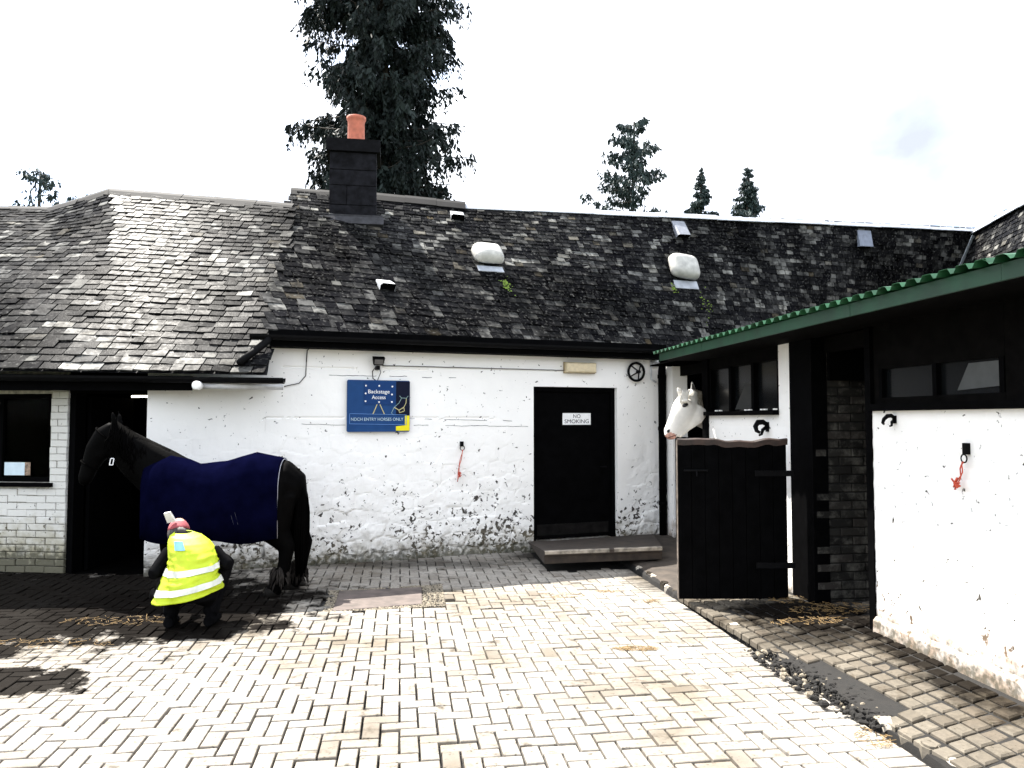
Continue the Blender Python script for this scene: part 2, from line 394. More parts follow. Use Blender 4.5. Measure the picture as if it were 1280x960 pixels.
def stones(s0, s1, z0, z1, w, h, seed):
    g = np.random.default_rng(seed); P = []
    z = z0 - h; row = 0
    while z < z1 + h:
        x = s0 - w + g.uniform(0, w)
        while x < s1 + w:
            P.append((x + g.uniform(-.2, .2) * w, (z + g.uniform(-.28, .28) * h) )); x += w * g.uniform(.65, 1.35)
        z += h
    return np.array(P)
def worley(X, Z, P, asp):
    a = np.stack([X, Z * asp], -1); b = P * np.array([1, asp])
    d1 = np.full(len(X), 9e9); d2 = np.full(len(X), 9e9); idx = np.zeros(len(X), int)
    for i, q in enumerate(b):
        d = ((a - q) ** 2).sum(-1)
        n1 = d < d1
        d2 = np.where(n1, d1, np.minimum(d2, d)); idx = np.where(n1, i, idx); d1 = np.where(n1, d, d1)
    return np.sqrt(d1), np.sqrt(d2), idx
def wall_mesh(name, wall, s0, s1, z0, z1, res, holes, disp, mat, parent, reveal=.18, top=None):
    ss = set(np.round(np.linspace(s0, s1, int((s1 - s0) / res) + 1), 4)); zz = set(np.round(np.linspace(z0, z1, int((z1 - z0) / res) + 1), 4))
    for h in holes:
        for v in (h[0], h[1]):
            ss = {q for q in ss if abs(q - v) > res * .45 or q in (s0, s1)}; ss.add(round(v, 4))
        for v in (h[2], h[3]):
            if z0 < v < z1: zz = {q for q in zz if abs(q - v) > res * .45 or q in (z0, z1)}; zz.add(round(v, 4))
    ss = np.array(sorted(ss)); zz = np.array(sorted(zz)); ns, nz_ = len(ss), len(zz)
    X, Z = np.meshgrid(ss, zz); Xf, Zf = X.ravel(), Z.ravel()
    D = disp(Xf, Zf)
    for h in holes:      # keep jambs crisp-ish
        e = np.maximum(np.maximum(h[0] - Xf, Xf - h[1]), np.maximum(h[2] - Zf, Zf - h[3]))
        D = np.where(np.abs(e) < .01, D * .3, D)
    p, d, n = np.array(wall.p), np.array(wall.d), np.array(wall.n)
    V = p + Xf[:, None] * d + Zf[:, None] * np.array([0, 0, 1]) + D[:, None] * n
    vs = [tuple(v) for v in V]; fs = []
    def inside(i, j):
        a = (ss[i] + ss[i + 1]) / 2; b = (zz[j] + zz[j + 1]) / 2
        return any(h[0] < a < h[1] and h[2] < b < h[3] for h in holes)
    keep = np.zeros((ns - 1, nz_ - 1), bool)
    for i in range(ns - 1):
        for j in range(nz_ - 1):
            if not inside(i, j):
                keep[i, j] = True; fs.append((j*ns+i, j*ns+i+1, (j+1)*ns+i+1, (j+1)*ns+i))
    def side(a, b):
        q = len(vs); vs.append(tuple(np.array(vs[a]) - n * reveal)); vs.append(tuple(np.array(vs[b]) - n * reveal)); fs.append((a, b, q + 1, q))
    for i in range(ns - 1):
        for j in range(nz_ - 1):
            if keep[i, j]:
                if i == 0 or not keep[i-1, j]: side((j+1)*ns+i, j*ns+i)
                if i == ns - 2 or not keep[i+1, j]: side(j*ns+i+1, (j+1)*ns+i+1)
                if j == nz_ - 2 or not keep[i, j+1]: side((j+1)*ns+i+1, (j+1)*ns+i)
                if j > 0 and not keep[i, j-1]: side(j*ns+i, j*ns+i+1)
    mb = MB(); mb.add(vs, fs); o = mb.build(name, mat, parent)
    return o

# ================================================================== SETTING: ground and paving
mb = MB(); g = 900
mb.add([(-g, -g, -.06), (g, -g, -.06), (g, g, -.06), (-g, g, -.06)], [(0, 1, 2, 3)])
kind(mb.build('ground', earth), 'structure')

BA = gz(776, 720); BB = gz(1113, 960)
AX = (BA - BB).normalized(); BX = Vector((AX.y, -AX.x, 0))          # along the border (away), and across (right)
O0 = BB.copy()                                                        # a = 0, b = 0 on the border line
def ab(a, b, z=0.0): return O0 + AX * a + BX * b + Vector((0, 0, z))
# soil bed under the blocks
mb = MB(); q = [ab(-4, -9), ab(-4, .3), ab(8.2, .3), ab(8.2, -9)]
mb.add([(v.x, v.y, -.028) for v in q], [(0, 1, 2, 3)])
paving = kind(mb.build('courtyard_paving', soil), 'structure')
def behind_walls(p):
    return (p - MAIN.p).dot(MAIN.n) < -.02 and p.x > -3.9 or p.x <= -3.9 and (p - LEFT.p).dot(LEFT.n) < -.05
SLABQ = [gz(403, 766), gz(412, 738), gz(553, 730), gz(557, 757)]
def in_poly(p, poly):
    c = False; j = len(poly) - 1
    for i in range(len(poly)):
        a, b = poly[i], poly[j]
        if (a.y > p.y) != (b.y > p.y) and p.x < (b.x - a.x) * (p.y - a.y) / (b.y - a.y) + a.x: c = not c
        j = i
    return c
STEPQ = [gz(657, 683), gz(681, 716), gz(826, 708), gz(850, 680)]
pav = []
U = .1
for i in range(-90, 4):
    for j in range(-30, 82):
        t_ = (i + j) % 4
        if t_ == 0: b0, b1, a0, a1 = i*U, (i+2)*U, j*U, (j+1)*U
        elif t_ == 2: b0, b1, a0, a1 = i*U, (i+1)*U, j*U, (j+2)*U
        else: continue
        if b0 >= -.02: continue
        b1 = min(b1, 0.0)
        pav.append((a0, a1, b0, b1))
for j in range(-30, 82): pav.append((j*U, (j+1)*U, 0.0, .2))
def uneven(p): return .006 * pnoise(Vector((p.x * .9, p.y * .9, 3))) 
items = []
for a0, a1, b0, b1 in pav:
    c = ab((a0 + a1) / 2, (b0 + b1) / 2)
    if behind_walls(c) or in_poly(c, SLABQ) or in_poly(c, STEPQ): continue
    ppx = 640 + FPX * c.x / max(c.y, .1)
    if c.y < 2.9 or ppx < -160 or ppx > 1500: continue
    items.append((c.y, c, a1 - a0, b1 - b0))
items.sort(key=lambda q: q[0])
items = [i_ for i_ in items]
vis = [k for k, it in enumerate(items) if it[0] > 3.45 and -20 < 640 + FPX * it[1].x / it[1].y < 1300]
single = set(vis[:300])
GAP = .0095
axm = Matrix((BX, AX, Vector((0, 0, 1)))).transposed()
pm = {}
for (w, l) in ((.2, .1), (.1, .2), (.1, .1)):
    for k in range(4):
        m_ = MB(); j_ = lambda: random.uniform(0, .003)
        m_.bev((-w/2 + GAP/2 + j_(), -l/2 + GAP/2 + j_(), -.05), (w/2 - GAP/2 - j_(), l/2 - GAP/2 - j_(), 0), .0035, rnd=random.random())
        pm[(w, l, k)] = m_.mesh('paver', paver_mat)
rest = MB()
for k, (d, c, la, lb) in enumerate(items):
    tilt = Euler((random.gauss(0, .014), random.gauss(0, .014), random.gauss(0, .011))).to_matrix()
    c = c + Vector((0, 0, uneven(c) + random.gauss(0, .0016) - (.007 if random.random() < .05 else 0)))
    Mw = (axm @ tilt).to_4x4(); Mw.translation = c
    key = (round(lb, 1), round(la, 1), random.randrange(4))
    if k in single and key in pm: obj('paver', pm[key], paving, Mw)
    else:
        j_ = lambda: random.uniform(0, .002)
        rest.bev((-lb/2 + GAP/2 + j_(), -la/2 + GAP/2 + j_(), -.05), (lb/2 - GAP/2 - j_(), la/2 - GAP/2, 0), .0035, Mw, random.random())
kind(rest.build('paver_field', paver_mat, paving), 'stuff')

# ---- raised apron in front of the boxes on the right
mb = MB(); AE = .235
def ap(a, b, dz=0.0): return ab(a, b, apron_z(b - AE) + dz)
aa = np.linspace(-3, 7.9, 110)
vs = []; fs = []
for i, a in enumerate(aa):
    e = AE + .02 * pnoise(Vector((a * 3, 0, 0))) + .012 * pnoise(Vector((a * 11, 5, 0)))
    for b, z in ((e, -.03), (e + .01, apron_z(0) - .035), (e + .03, apron_z(0) - .014), (AE + .5, apron_z(.5) - .014), (AE + 1.9, apron_z(1.9) - .014)):
        p = ab(a, b, z); vs.append(p)
for i in range(len(aa) - 1):
    for k in range(4): fs.append((i*5+k, i*5+k+1, i*5+6+k, i*5+5+k))
mb.add(vs, fs); apron = kind(mb.build('stable_apron', soil), 'structure')
GAPQ = [gz(930, 806, .06), gz(985, 812, .06), gz(1045, 838, .06), gz(1100, 862, .06), gz(1138, 892, .06), gz(1098, 906, .06), gz(1040, 880, .06), gz(985, 846, .06)]
ux = (AX * math.cos(R(-1)) + BX * math.sin(R(-1))).normalized()
vx = (BX * math.cos(R(17)) + AX * math.sin(R(17))).normalized()
cell = .125; bl = []
for i in range(-30, 70):
    for j in range(0, 14):
        c = ab(0, AE + .015) + ux * (i * cell) + vx * ((j + .5) * cell)
        b = (c - O0).dot(BX); a = (c - O0).dot(AX)
        if c.y > 6.95 or c.y < 2.9: continue
        if (c - RIGHT.p).dot(RIGHT.n) < .03 and not (5.72 < c.y < 6.45 and b < 1.7): continue
        if in_poly(c, GAPQ): continue
        if pnoise(Vector((c.x * 3, c.y * 3, 8))) > .62: continue
        bl.append((c.y, c, b))
bl.sort(key=lambda q: q[0])
em = []
for k in range(6):
    m_ = MB(); h_ = cell / 2 - .0075; z = Vector((0, 0, 1))
    def cor(sx, sy, hh, zz): return ux * (sx * hh) + vx * (sy * hh) + z * zz
    vs = [cor(sx, sy, h_ + random.uniform(-.003, .001), -.045) for sx, sy in ((-1,-1),(-1,1),(1,1),(1,-1))]
    vs += [v + z * .037 for v in vs]; vs += [cor(sx, sy, h_ - .012, 0) for sx, sy in ((-1,-1),(-1,1),(1,1),(1,-1))]
    fs = [(8, 11, 10, 9)]
    for q in range(4): r_ = (q + 1) % 4; fs += [(q, 4+q, 4+r_, r_), (4+q, 8+q, 8+r_, 4+r_)]
    m_.add(vs, fs, random.random()); em.append(m_)
eme = [m_.mesh('apron_block', apron_mat) for m_ in em]
bm_ = bmesh.new()
for me in eme:
    bm_.from_mesh(me); bmesh.ops.recalc_face_normals(bm_, faces=bm_.faces); bm_.to_mesh(me); bm_.clear()
bm_.free()
rest = MB(); n1 = 0
for d, c, b in bl:
    p = Vector((c.x, c.y, apron_z(b - AE) + random.gauss(0, .003) - (.006 if random.random() < .1 else 0)))
    M_ = Euler((random.gauss(0, .02), random.gauss(0, .02), random.gauss(0, .015))).to_matrix().to_4x4(); M_.translation = p
    ppx = 640 + FPX * c.x / c.y
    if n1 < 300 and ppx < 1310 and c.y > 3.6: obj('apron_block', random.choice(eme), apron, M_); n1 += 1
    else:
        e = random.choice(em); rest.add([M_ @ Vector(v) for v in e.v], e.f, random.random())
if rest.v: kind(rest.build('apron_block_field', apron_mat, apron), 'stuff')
# broken kerb stones along the apron's edge
for i in range(60):
    a = -2 + i * .16 + random.uniform(-.03, .03)
    p = ab(a, AE + .05)
    if p.y > 8.4 or p.y < 3: continue
    if in_poly(p + BX * .08, GAPQ) and random.random() < .6: continue
    m_ = MB(); l = random.uniform(.06, .085); w = random.uniform(.03, .05); h = apron_z(0) + random.uniform(-.02, .006)
    pr = []
    for k in range(8):
        an = k * math.pi / 4; pr.append((math.cos(an) * w * random.uniform(.8, 1.15), math.sin(an) * l * random.uniform(.85, 1.1)))
    Mk = axm.to_4x4(); Mk.translation = p
    m_.prism(pr, -.03, h - .012, Mk); top = [(x * .75, y * .82) for x, y in pr]
    m_.prism(top, h - .013, h, Mk)
    m_.build('kerb_stone', apron_mat if i % 3 else stone_pale, apron)
# brown concrete toward the corner
m_ = MB(); cq = [ab(3.6, AE + .05), ab(3.6, AE + 1.3), ab(7.6, AE + 1.6), ab(7.6, AE - .4)]
vs = []; fs = []
for i in range(40):
    for j in range(14):
        a = 3.55 + i * .1; b = AE + .03 + j * .1 + (.02 * pnoise(Vector((a * 5, 0, 1))) if j == 0 else 0)
        vs.append(ab(a, b, apron_z(b - AE) + .004 + .008 * pnoise(Vector((a * 4, b * 4, 2))) - (.02 if j == 0 else 0)))
for i in range(39):
    for j in range(13): fs.append((i*14+j, i*14+j+1, (i+1)*14+j+1, (i+1)*14+j))
m_.add(vs, fs); m_.build('concrete_strip', concrete, apron)
# rubble in the broken part
def rock(mb, c, r, M=None):
    v, f = ball((0, 0, 0), 1, 5); sc = Vector((random.uniform(.7, 1.3), random.uniform(.7, 1.3), random.uniform(.4, .8))) * r
    rot = Euler((random.random() * .6, random.random() * .6, random.random() * 6)).to_matrix()
    mb.add([Vector(c) + rot @ Vector((p.x * sc.x * random.uniform(.8, 1.15), p.y * sc.y * random.uniform(.8, 1.15), p.z * sc.z)) for p in v], f, random.random())
gx0 = min(p.x for p in GAPQ); gx1 = max(p.x for p in GAPQ); gy0 = min(p.y for p in GAPQ); gy1 = max(p.y for p in GAPQ)
m_ = MB(); m2 = MB()
for i in range(1100):
    p = Vector((random.uniform(gx0, gx1), random.uniform(gy0, gy1), 0))
    if in_poly(p, GAPQ):
        q = random.random()
        rock(m_ if q < .84 else m2, (p.x, p.y, random.uniform(.018, .038)), random.choice((.006, .008, .010, .014, .022)) * random.uniform(.7, 1.3))
kind(m_.build('gravel_fill', soil, apron), 'stuff'); kind(m2.build('pale_gravel', gravel_mat, apron), 'stuff')

# straw
def straw(name, polys, n, parent=None, z=.01, mat=straw_mat):
    m_ = MB()
    for cx, cy, rx, ry, w in polys:
        for i in range(int(n * w)):
            a = random.random() * 6.28; q = math.sqrt(random.random())
            x = cx + rx * q * math.cos(a); y = cy + ry * q * math.sin(a)
            b = (Vector((x, y, 0)) - O0).dot(BX); zz = (apron_z(b - AE) if b > AE else 0) + random.uniform(.004, .012)
            l = random.uniform(.02, .075); th = random.random() * 3.14; r = random.uniform(.0012, .0022)
            d = Vector((math.cos(th), math.sin(th), random.uniform(-.05, .12)))
            s_ = Vector((-d.y, d.x, 0)) * r; c = Vector((x, y, zz)); u = Vector((0, 0, r))
            m_.add([c - d*l/2 - s_, c - d*l/2 + s_, c - d*l/2 + u, c + d*l/2 - s_, c + d*l/2 + s_, c + d*l/2 + u], [(0, 1, 4, 3), (1, 2, 5, 4), (2, 0, 3, 5), (0, 2, 1), (3, 4, 5)])
    o = m_.build(name, mat); return kind(o, 'stuff')
sp = []
for (px, py, rx, ry, w) in ((150, 772, .50, .16, .55), (60, 800, .5, .12, .4), (795, 806, .16, .05, .7), (700, 741, .25, .12, .35), (1040, 772, .35, .18, .8), (1010, 785, .3, .1, .5), (1090, 915, .1, .12, .3), (815, 748, .08, .06, .25), (1000, 760, .3, .12, .5), (760, 736, .12, .05, .25)):
    p = gz(px, py, .03); sp.append((p.x, p.y, rx, ry, w))
o = straw('straw', sp, 190); tag(o, 'scattered yellow straw wisps lying on the courtyard paving', 'straw')

# manhole slab
mh = thing('inspection_cover', 'flat brownish concrete slab set among the pavers near the white wall', 'cover', SLABQ[0])
q = [gz(415, 764), gz(424, 739), gz(527, 734), gz(528, 755)]
def slabmesh(q, z0, z1, mat, nm, parent, sub=1):
    m_ = MB(); m_.add([(v.x, v.y, z0) for v in q] + [(v.x, v.y, z1) for v in q], [(7, 6, 5, 4), (0, 1, 5, 4), (1, 2, 6, 5), (2, 3, 7, 6), (3, 0, 4, 7)])
    o = m_.build(nm, mat, parent)
    bm = bmesh.new(); bm.from_mesh(o.data); bmesh.ops.recalc_face_normals(bm, faces=bm.faces); bmesh.ops.bevel(bm, geom=[e for e in bm.edges if all(v.co.z > z1 - 1e-4 for v in e.verts)], offset=.006, segments=1, affect='EDGES'); bm.to_mesh(o.data); bm.free()
    return o
slabmesh(q, -.03, .004, plain('brown_slab', (.085, .066, .057), .85, .4, 7, .4), 'slab', mh)
m_ = MB(); m_.add([(v.x, v.y, -.008) for v in SLABQ], [(0, 3, 2, 1)])
m_.build('gravel_bed', soil, mh)
m_ = MB()
for i in range(3800):
    u, v = random.random(), random.random()
    p = SLABQ[0] * ((1-u)*(1-v)) + SLABQ[3] * (u*(1-v)) + SLABQ[2] * (u*v) + SLABQ[1] * ((1-u)*v)
    if in_poly(p, q): continue
    rock(m_, (p.x, p.y, -.004), random.uniform(.005, .013))
kind(m_.build('gravel', gravel_mat, mh), 'stuff')

# ================================================================== MAIN STABLE BLOCK
EZ = 2.60
# eave line in plan (outer edge of slates) and ridge
E0 = MAIN.at(MAIN.px(335, 418, .24)[0], EZ, .24)
mainN = Vector((MAIN.n.x * math.sin(R(40)), MAIN.n.y * math.sin(R(40)), math.cos(R(40))))
def rz(px, py, z): return gz(px, py, z)
RID = [rz(365, 239, 5.24), rz(470, 248, 5.22), rz(580, 259, 5.14), rz(1220, 288, 5.38)]
VB = hit(1195, 346, E0, mainN)
RE = RID[-1]
E1 = RE + (VB - RE) * ((RE.z - EZ) / (RE.z - VB.z))
class Patch:
    """ruled surface between an eave polyline and a ridge polyline"""
    def __init__(s, eave, ridge):
        s.e = [Vector(p) for p in eave]; s.r = [Vector(p) for p in ridge]
    def on(s, pl, u):
        d = [0]
        for i in range(1, len(pl)): d.append(d[-1] + (pl[i] - pl[i-1]).length)
        q = max(0, min(1, u)) * d[-1]
        for i in range(1, len(pl)):
            if q <= d[i] + 1e-9: f = (q - d[i-1]) / max(d[i] - d[i-1], 1e-9); return pl[i-1].lerp(pl[i], f)
        return pl[-1]
    def at(s, u, v): return s.on(s.e, u).lerp(s.on(s.r, u), v)
    def frame(s, u, v):
        e = 5e-3; u = min(max(u, e), 1 - e); v = min(max(v, e), 1 - e)
        x = (s.at(u + e, v) - s.at(u - e, v)).normalized(); y = (s.at(u, v + e) - s.at(u, v - e)).normalized()
        n = x.cross(y).normalized(); y = n.cross(x); return x, y, n
    def pix(s, px, py):
        """(u, v) whose point is seen at a pixel"""
        best = None; lo = (0, 1, 0, 1)
        for it in range(5):
            u0, u1, v0, v1 = lo; best = None
            for i in range(13):
                for j in range(13):
                    u = u0 + (u1 - u0) * i / 12; v = v0 + (v1 - v0) * j / 12; p = s.at(u, v) - C0
                    f = p.dot(_F); X = 640 + FPX * p.x / f; Y = 480 - FPX * p.dot(_U) / f
                    e = (X - px) ** 2 + (Y - py) ** 2
                    if best is None or e < best[0]: best = (e, u, v)
            _, u, v = best; du = (u1 - u0) / 8; dv = (v1 - v0) / 8; lo = (max(0, u - du), min(1, u + du), max(0, v - dv), min(1, v + dv))
        return best[1], best[2]
    def M(s, u, v, off=0.0):
        x, y, n = s.frame(u, v); m = Matrix((x, y, n)).transposed().to_4x4(); m.translation = s.at(u, v) + n * off; return m
SLV = []
for k in range(10):
    m_ = MB(); v = []
    for X in (-.5, -.17, .17, .5): v.append((X, random.uniform(-.03, .03), 0))
    SLV.append(v)
slate_cache = {}
def slate_mb(w, l, k, r=None, M=None, mb=None):
    b = SLV[k]; th = .018; vs = []
    low = [Vector((x * w, y * l, 0)) for x, y, _ in b]
    chip = .0
    vs = [p for p in low] + [p + Vector((0, 0, th)) for p in low] + [Vector((-.5 * w, l * 1.7, .0)), Vector((.5 * w, l * 1.7, .0))]
    fs = [(4, 5, 6, 7, 9, 8), (0, 1, 5, 4), (1, 2, 6, 5), (2, 3, 7, 6), (3, 9, 7), (0, 4, 8)]
    if M is not None: vs = [M @ v for v in vs]
    mb.add(vs, fs, r)
def slate_roof(pt, N_, parent, holes=(), taper=.72, umax=1.0, n_single=300, wmean=.19, score=None):
    Ls = (pt.at(.5, 1) - pt.at(.5, 0)).length
    wts = np.linspace(1, taper, N_); vsn = np.concatenate([[0], np.cumsum(wts)]) / wts.sum()
    rest = MB(); cand = []
    for j in range(N_):
        v = vsn[j]; ln = (vsn[j+1] - vsn[j])
        L_ = (pt.at(0, v) - pt.at(1, v)).length; x = -random.uniform(0, .2)
        while x < L_:
            w = max(.11, random.gauss(wmean, .036)) * (1 - .18 * v); u = (x + w / 2) / L_
            if 0 <= u <= umax:
                vv = v + random.gauss(0, ln * .03)
                cand.append((u, max(0, vv), w, ln))
            x += w
    out_ = []
    for u, v, w, ln in cand:
        p = pt.at(u, v); 
        ll = (pt.at(u, min(1, v + ln)) - pt.at(u, max(0, min(1, v + ln) - ln))).length
        d = p - C0; X = 640 + FPX * d.x / d.y; Y = 480 - FPX * d.dot(_U) / d.dot(_F)
        vis = -20 < X < 1300
        out_.append((0 if vis else 1, d.length, u, v, w, ll))
    out_.sort()
    for k, (a, d, u, v, w, ll) in enumerate(out_):
        M_ = pt.M(u, v, .016 + random.uniform(0, .010)) @ Euler((random.gauss(0, .022), random.gauss(0, .026), random.gauss(0, .013))).to_matrix().to_4x4()
        i = random.randrange(10); rr = random.random()
        if k < n_single and a == 0:
            kw = (round(w * 25) / 25, round(ll * 30) / 30, i)
            if kw not in slate_cache:
                m_ = MB(); slate_mb(kw[0] - .012, kw[1], i, random.random(), None, m_); slate_cache[kw] = m_.mesh('slate', slate)
            obj('slate', slate_cache[kw], parent, M_ @ Matrix.Diagonal((w / kw[0], ll / kw[1], 1, 1)))
        else: slate_mb(w - .012, ll, i, rr, M_, rest)
    kind(rest.build('slate_field', slate, parent), 'stuff')
def under(pt, mb, nu=24, nv=6, thick=.05):
    vs = []; fs = []
    for i in range(nu + 1):
        for j in range(nv + 1): vs.append(pt.at(i / nu, j / nv))
    for i in range(nu):
        for j in range(nv): a = i*(nv+1)+j; fs.append((a, a+nv+1, a+nv+2, a+1))
    mb.add(vs, fs)

mainb = thing('stable_block', 'whitewashed rubble stable block under a long mossy slate roof with black door', 'building', MAIN.at(1.5, 0))
dA = MAIN.px(667, 484); dB = MAIN.px(771, 484); dBot = MAIN.px(715, 673)[1]
DOOR = (dA[0], dB[0], .1, dA[1] + .01)
MS0, MS1 = MAIN.px(195, 600)[0], 4.62
P_st = stones(MS0 - .2, MS1 + .2, 0, 2.7, .27, .17, 3)
def fbm2(X, Z, sc, seed, oct=4):
    o_ = np.zeros(len(X)); a = 1
    for k in range(oct):
        o_ += a * np.array([pnoise(Vector((x * sc, z * sc, seed))) for x, z in zip(X, Z)]); a *= .5; sc *= 2.1
    return o_
def disp_main(X, Z):
    d1, d2, ix = worley(X, Z, P_st, 1.5)
    e = np.clip((d2 - d1) / .07, 0, 1); e = e * e * (3 - 2 * e)
    hr = np.random.default_rng(5).uniform(-1, 1, len(P_st))[ix]
    k = np.clip((1.75 - Z) / 1.3, .12, 1); k = np.where(Z < .3, k * 1.25, k)
    n = fbm2(X, Z, 6.0, 1.7, 4)
    n2 = fbm2(X, Z, 2.2, 6.3, 2)
    k0 = np.clip((1.75 - Z) / 1.3, .12, 1)
    foot = np.clip((.42 - Z) / .3, 0, 1)
    gate = np.clip(n2 * 2.2 + .55 + foot, 0, 1)
    d = (e - 1) * (.005 * k0 + .020 * foot) * gate + hr * .009 * k0 + n * (.010 * k0 + .010 * foot + .0015) + n2 * .006
    fade = np.clip((X - (DOOR[0] - .25)) / .2, 0, 1) * np.clip((DOOR[1] + .25 - X) / .2, 0, 1)
    return d * (1 - .75 * fade)
# overhead cracks are cut as grooves
def disp_main2(X, Z):
    d = disp_main(X, Z)
    for z0, a0, a1, dep, sd in ((2.235, -.3, 1.4, .016, 3), (1.66, -.5, 2.3, .010, 7)):
        cz = z0 + np.array([.018 * pnoise(Vector((x * 2.3, sd, 0))) + .006 * pnoise(Vector((x * 13, sd, 4))) for x in X])
        gate = np.array([1.0 if pnoise(Vector((x * 2.1, sd * 3, 9))) > -.18 else 0 for x in X])
        d -= dep * (np.abs(Z - cz) < .009) * gate * (X > a0) * (X < a1)
    return d
wall_mesh('wall', MAIN, MS0, MS1, -.05, EZ + .02, .019, [DOOR, (MS0 - .1, MAIN.px(336, 430)[0], 2.27, 3)], disp_main2, whitewash, mainb, .2)
# roof
mp_ = Patch([E0, E1], RID)
m_ = MB(); under(mp_, m_)
roof = m_.build('roof', lead_dark, mainb)
slate_roof(mp_, 33, roof, wmean=.175)
# rear slope + rear wall to close the building
m_ = MB(); bk = Vector((-MAIN.n.x, -MAIN.n.y, 0))
rr_ = [p + bk * 3.3 + Vector((0, 0, EZ - p.z)) for p in RID]
for i in range(len(RID) - 1): m_.add([RID[i] - Vector((0, 0, .01)), RID[i+1] - Vector((0, 0, .01)), rr_[i+1], rr_[i]], [(0, 1, 2, 3)])
for i in range(len(RID) - 1): m_.add([rr_[i], rr_[i+1], Vector((rr_[i+1].x, rr_[i+1].y, 0)), Vector((rr_[i].x, rr_[i].y, 0))], [(0, 1, 2, 3)])
m_.add([RID[0], rr_[0], Vector((rr_[0].x, rr_[0].y, 0)), Vector((E0.x, E0.y, 0)) + bk * .24, E0 + bk * .24], [(0, 1, 2, 3, 4)])
m_.build('rear_slope', lead_dark, mainb)
# ridge pieces
def ridge_piece(a, b, r, mat, name, parent, seg=1, lift=.02):
    for k in range(seg):
        p = a.lerp(b, k / seg); q = a.lerp(b, (k + 1) / seg) ; d = (q - p).normalized(); s = d.cross(Vector((0, 0, 1))).normalized(); u = s.cross(d)
        p = p - d * .015; q = q + d * .015
        m = MB(); pr = [(-r * 1.6, -r * 1.15), (-r * .7, -.1 * r), (0, r * .45), (r * .7, -.1 * r), (r * 1.6, -r * 1.15), (r * 1.5, -r * 1.3), (0, r * .2 - .02), (-r * 1.5, -r * 1.3)]
        vs = [p + s * x + u * (z + lift + (.006 if k % 2 else 0)) for x, z in pr] + [q + s * x + u * (z + lift + (.006 if k % 2 else 0)) for x, z in pr]
        n = len(pr); m.add(vs, [tuple(range(n)), tuple(range(2*n-1, n-1, -1))] + [(i, n+i, n+(i+1) % n, (i+1) % n) for i in range(n)])
        m.build(name, mat, parent)
ridge_piece(RID[0], RID[1], .09, lead_dark, 'ridge_tile', roof, 3)
ridge_piece(RID[1], RID[2], .10, lead_dark, 'ridge_tile', roof, 3, .05)
ridge_piece(RID[2], RID[3], .062, lead, 'ridge_sheet', roof, 9, .03)
# valley lead
m_ = MB(); x = (E1 - E0).normalized(); vd = (VB - RE).normalized(); n_ = x.cross(-vd).normalized()
w_ = vd.cross(n_).normalized()
m_.box((-.02, .12, 0), (.24, (VB - RE).length * 1.25, .008), (lambda M: M)(Matrix.Translation(RE + n_ * .085) @ Matrix((w_, vd, n_)).transposed().to_4x4()))
m_.build('valley_sheet', plain('valley_lead', (.50, .53, .58), .5, .2, 9, .1), roof)
# eaves: black fascia and gutter
def gutter(p, q, r, mat, name, parent):
    d = (q - p).normalized(); s = d.cross(Vector((0, 0, 1))).normalized(); m = MB(); n = 8
    for rr, sg in ((r, 1),):
        vs = []
        for P in (p, q):
            for k in range(n + 1):
                a = math.pi + math.pi * k / n; vs.append(P + s * (math.cos(a) * r) + Vector((0, 0, math.sin(a) * r)))
            for k in range(n + 1):
                a = 2 * math.pi - math.pi * k / n; vs.append(P + s * (math.cos(a) * (r - .006)) + Vector((0, 0, math.sin(a) * (r - .006))))
        h = 2 * (n + 1)
        m.add(vs, [(k, k+1, h+k+1, h+k) for k in range(h - 1)] + [(h-1, 0, h, 2*h-1), tuple(range(h-1, -1, -1)), tuple(range(h, 2*h))])
    return m.build(name, mat, parent)
EC = MAIN.at(MS1 + .02, EZ)
gA = MAIN.at(MAIN.px(312, 415, .30)[0], EZ - .035, .30); gB = MAIN.at(4.45, EZ - .035, .30)
gutter(gA, gB, .055, black_metal, 'gutter', mainb)
m_ = MB(); s0_ = MAIN.px(335, 420)[0]
m_.box((s0_, EZ - .15, .005), (4.6, EZ + .04, .235), MAIN.M(0, 0)); m_.build('fascia', black_paint, mainb)
# door
dr_w = DOOR[1] - DOOR[0]
m_ = MB(); Md = MAIN.M(DOOR[0], 0, -.12)
fw = .055
m_.box((0, DOOR[2], -.06), (fw, DOOR[3], .06), Md); m_.box((dr_w - fw, DOOR[2], -.06), (dr_w, DOOR[3], .06), Md); m_.box((fw, DOOR[3] - fw, -.06), (dr_w - fw, DOOR[3], .06), Md)
m_.build('door_frame', black_paint, mainb)
m_ = MB(); m_.box((fw + .004, DOOR[2] + .02, -.03), (dr_w - fw - .004, DOOR[3] - fw - .004, .02), Md)
door = m_.build('door', black_paint, mainb)
m_ = MB(); m_.box((fw + .03, DOOR[2] + .06, .021), (dr_w - fw - .03, DOOR[2] + .20, .024), Md); m_.build('kick_plate', plain('scuffed_plate', (.005, .0045, .0042), .7, .9, 9, .2, spec=.1), door)
m_ = MB()
m_.tube([Md @ Vector((dr_w - .13, 1.02, .022)), Md @ Vector((dr_w - .13, 1.02, .06)), Md @ Vector((dr_w - .22, 1.02, .065))], .009, 8)
m_.build('handle', black_metal, door)
m_ = MB(); m_.box((0, 0, -.4), (dr_w, DOOR[3], -.12), Md); m_.build('door_lining', void_dark, mainb)
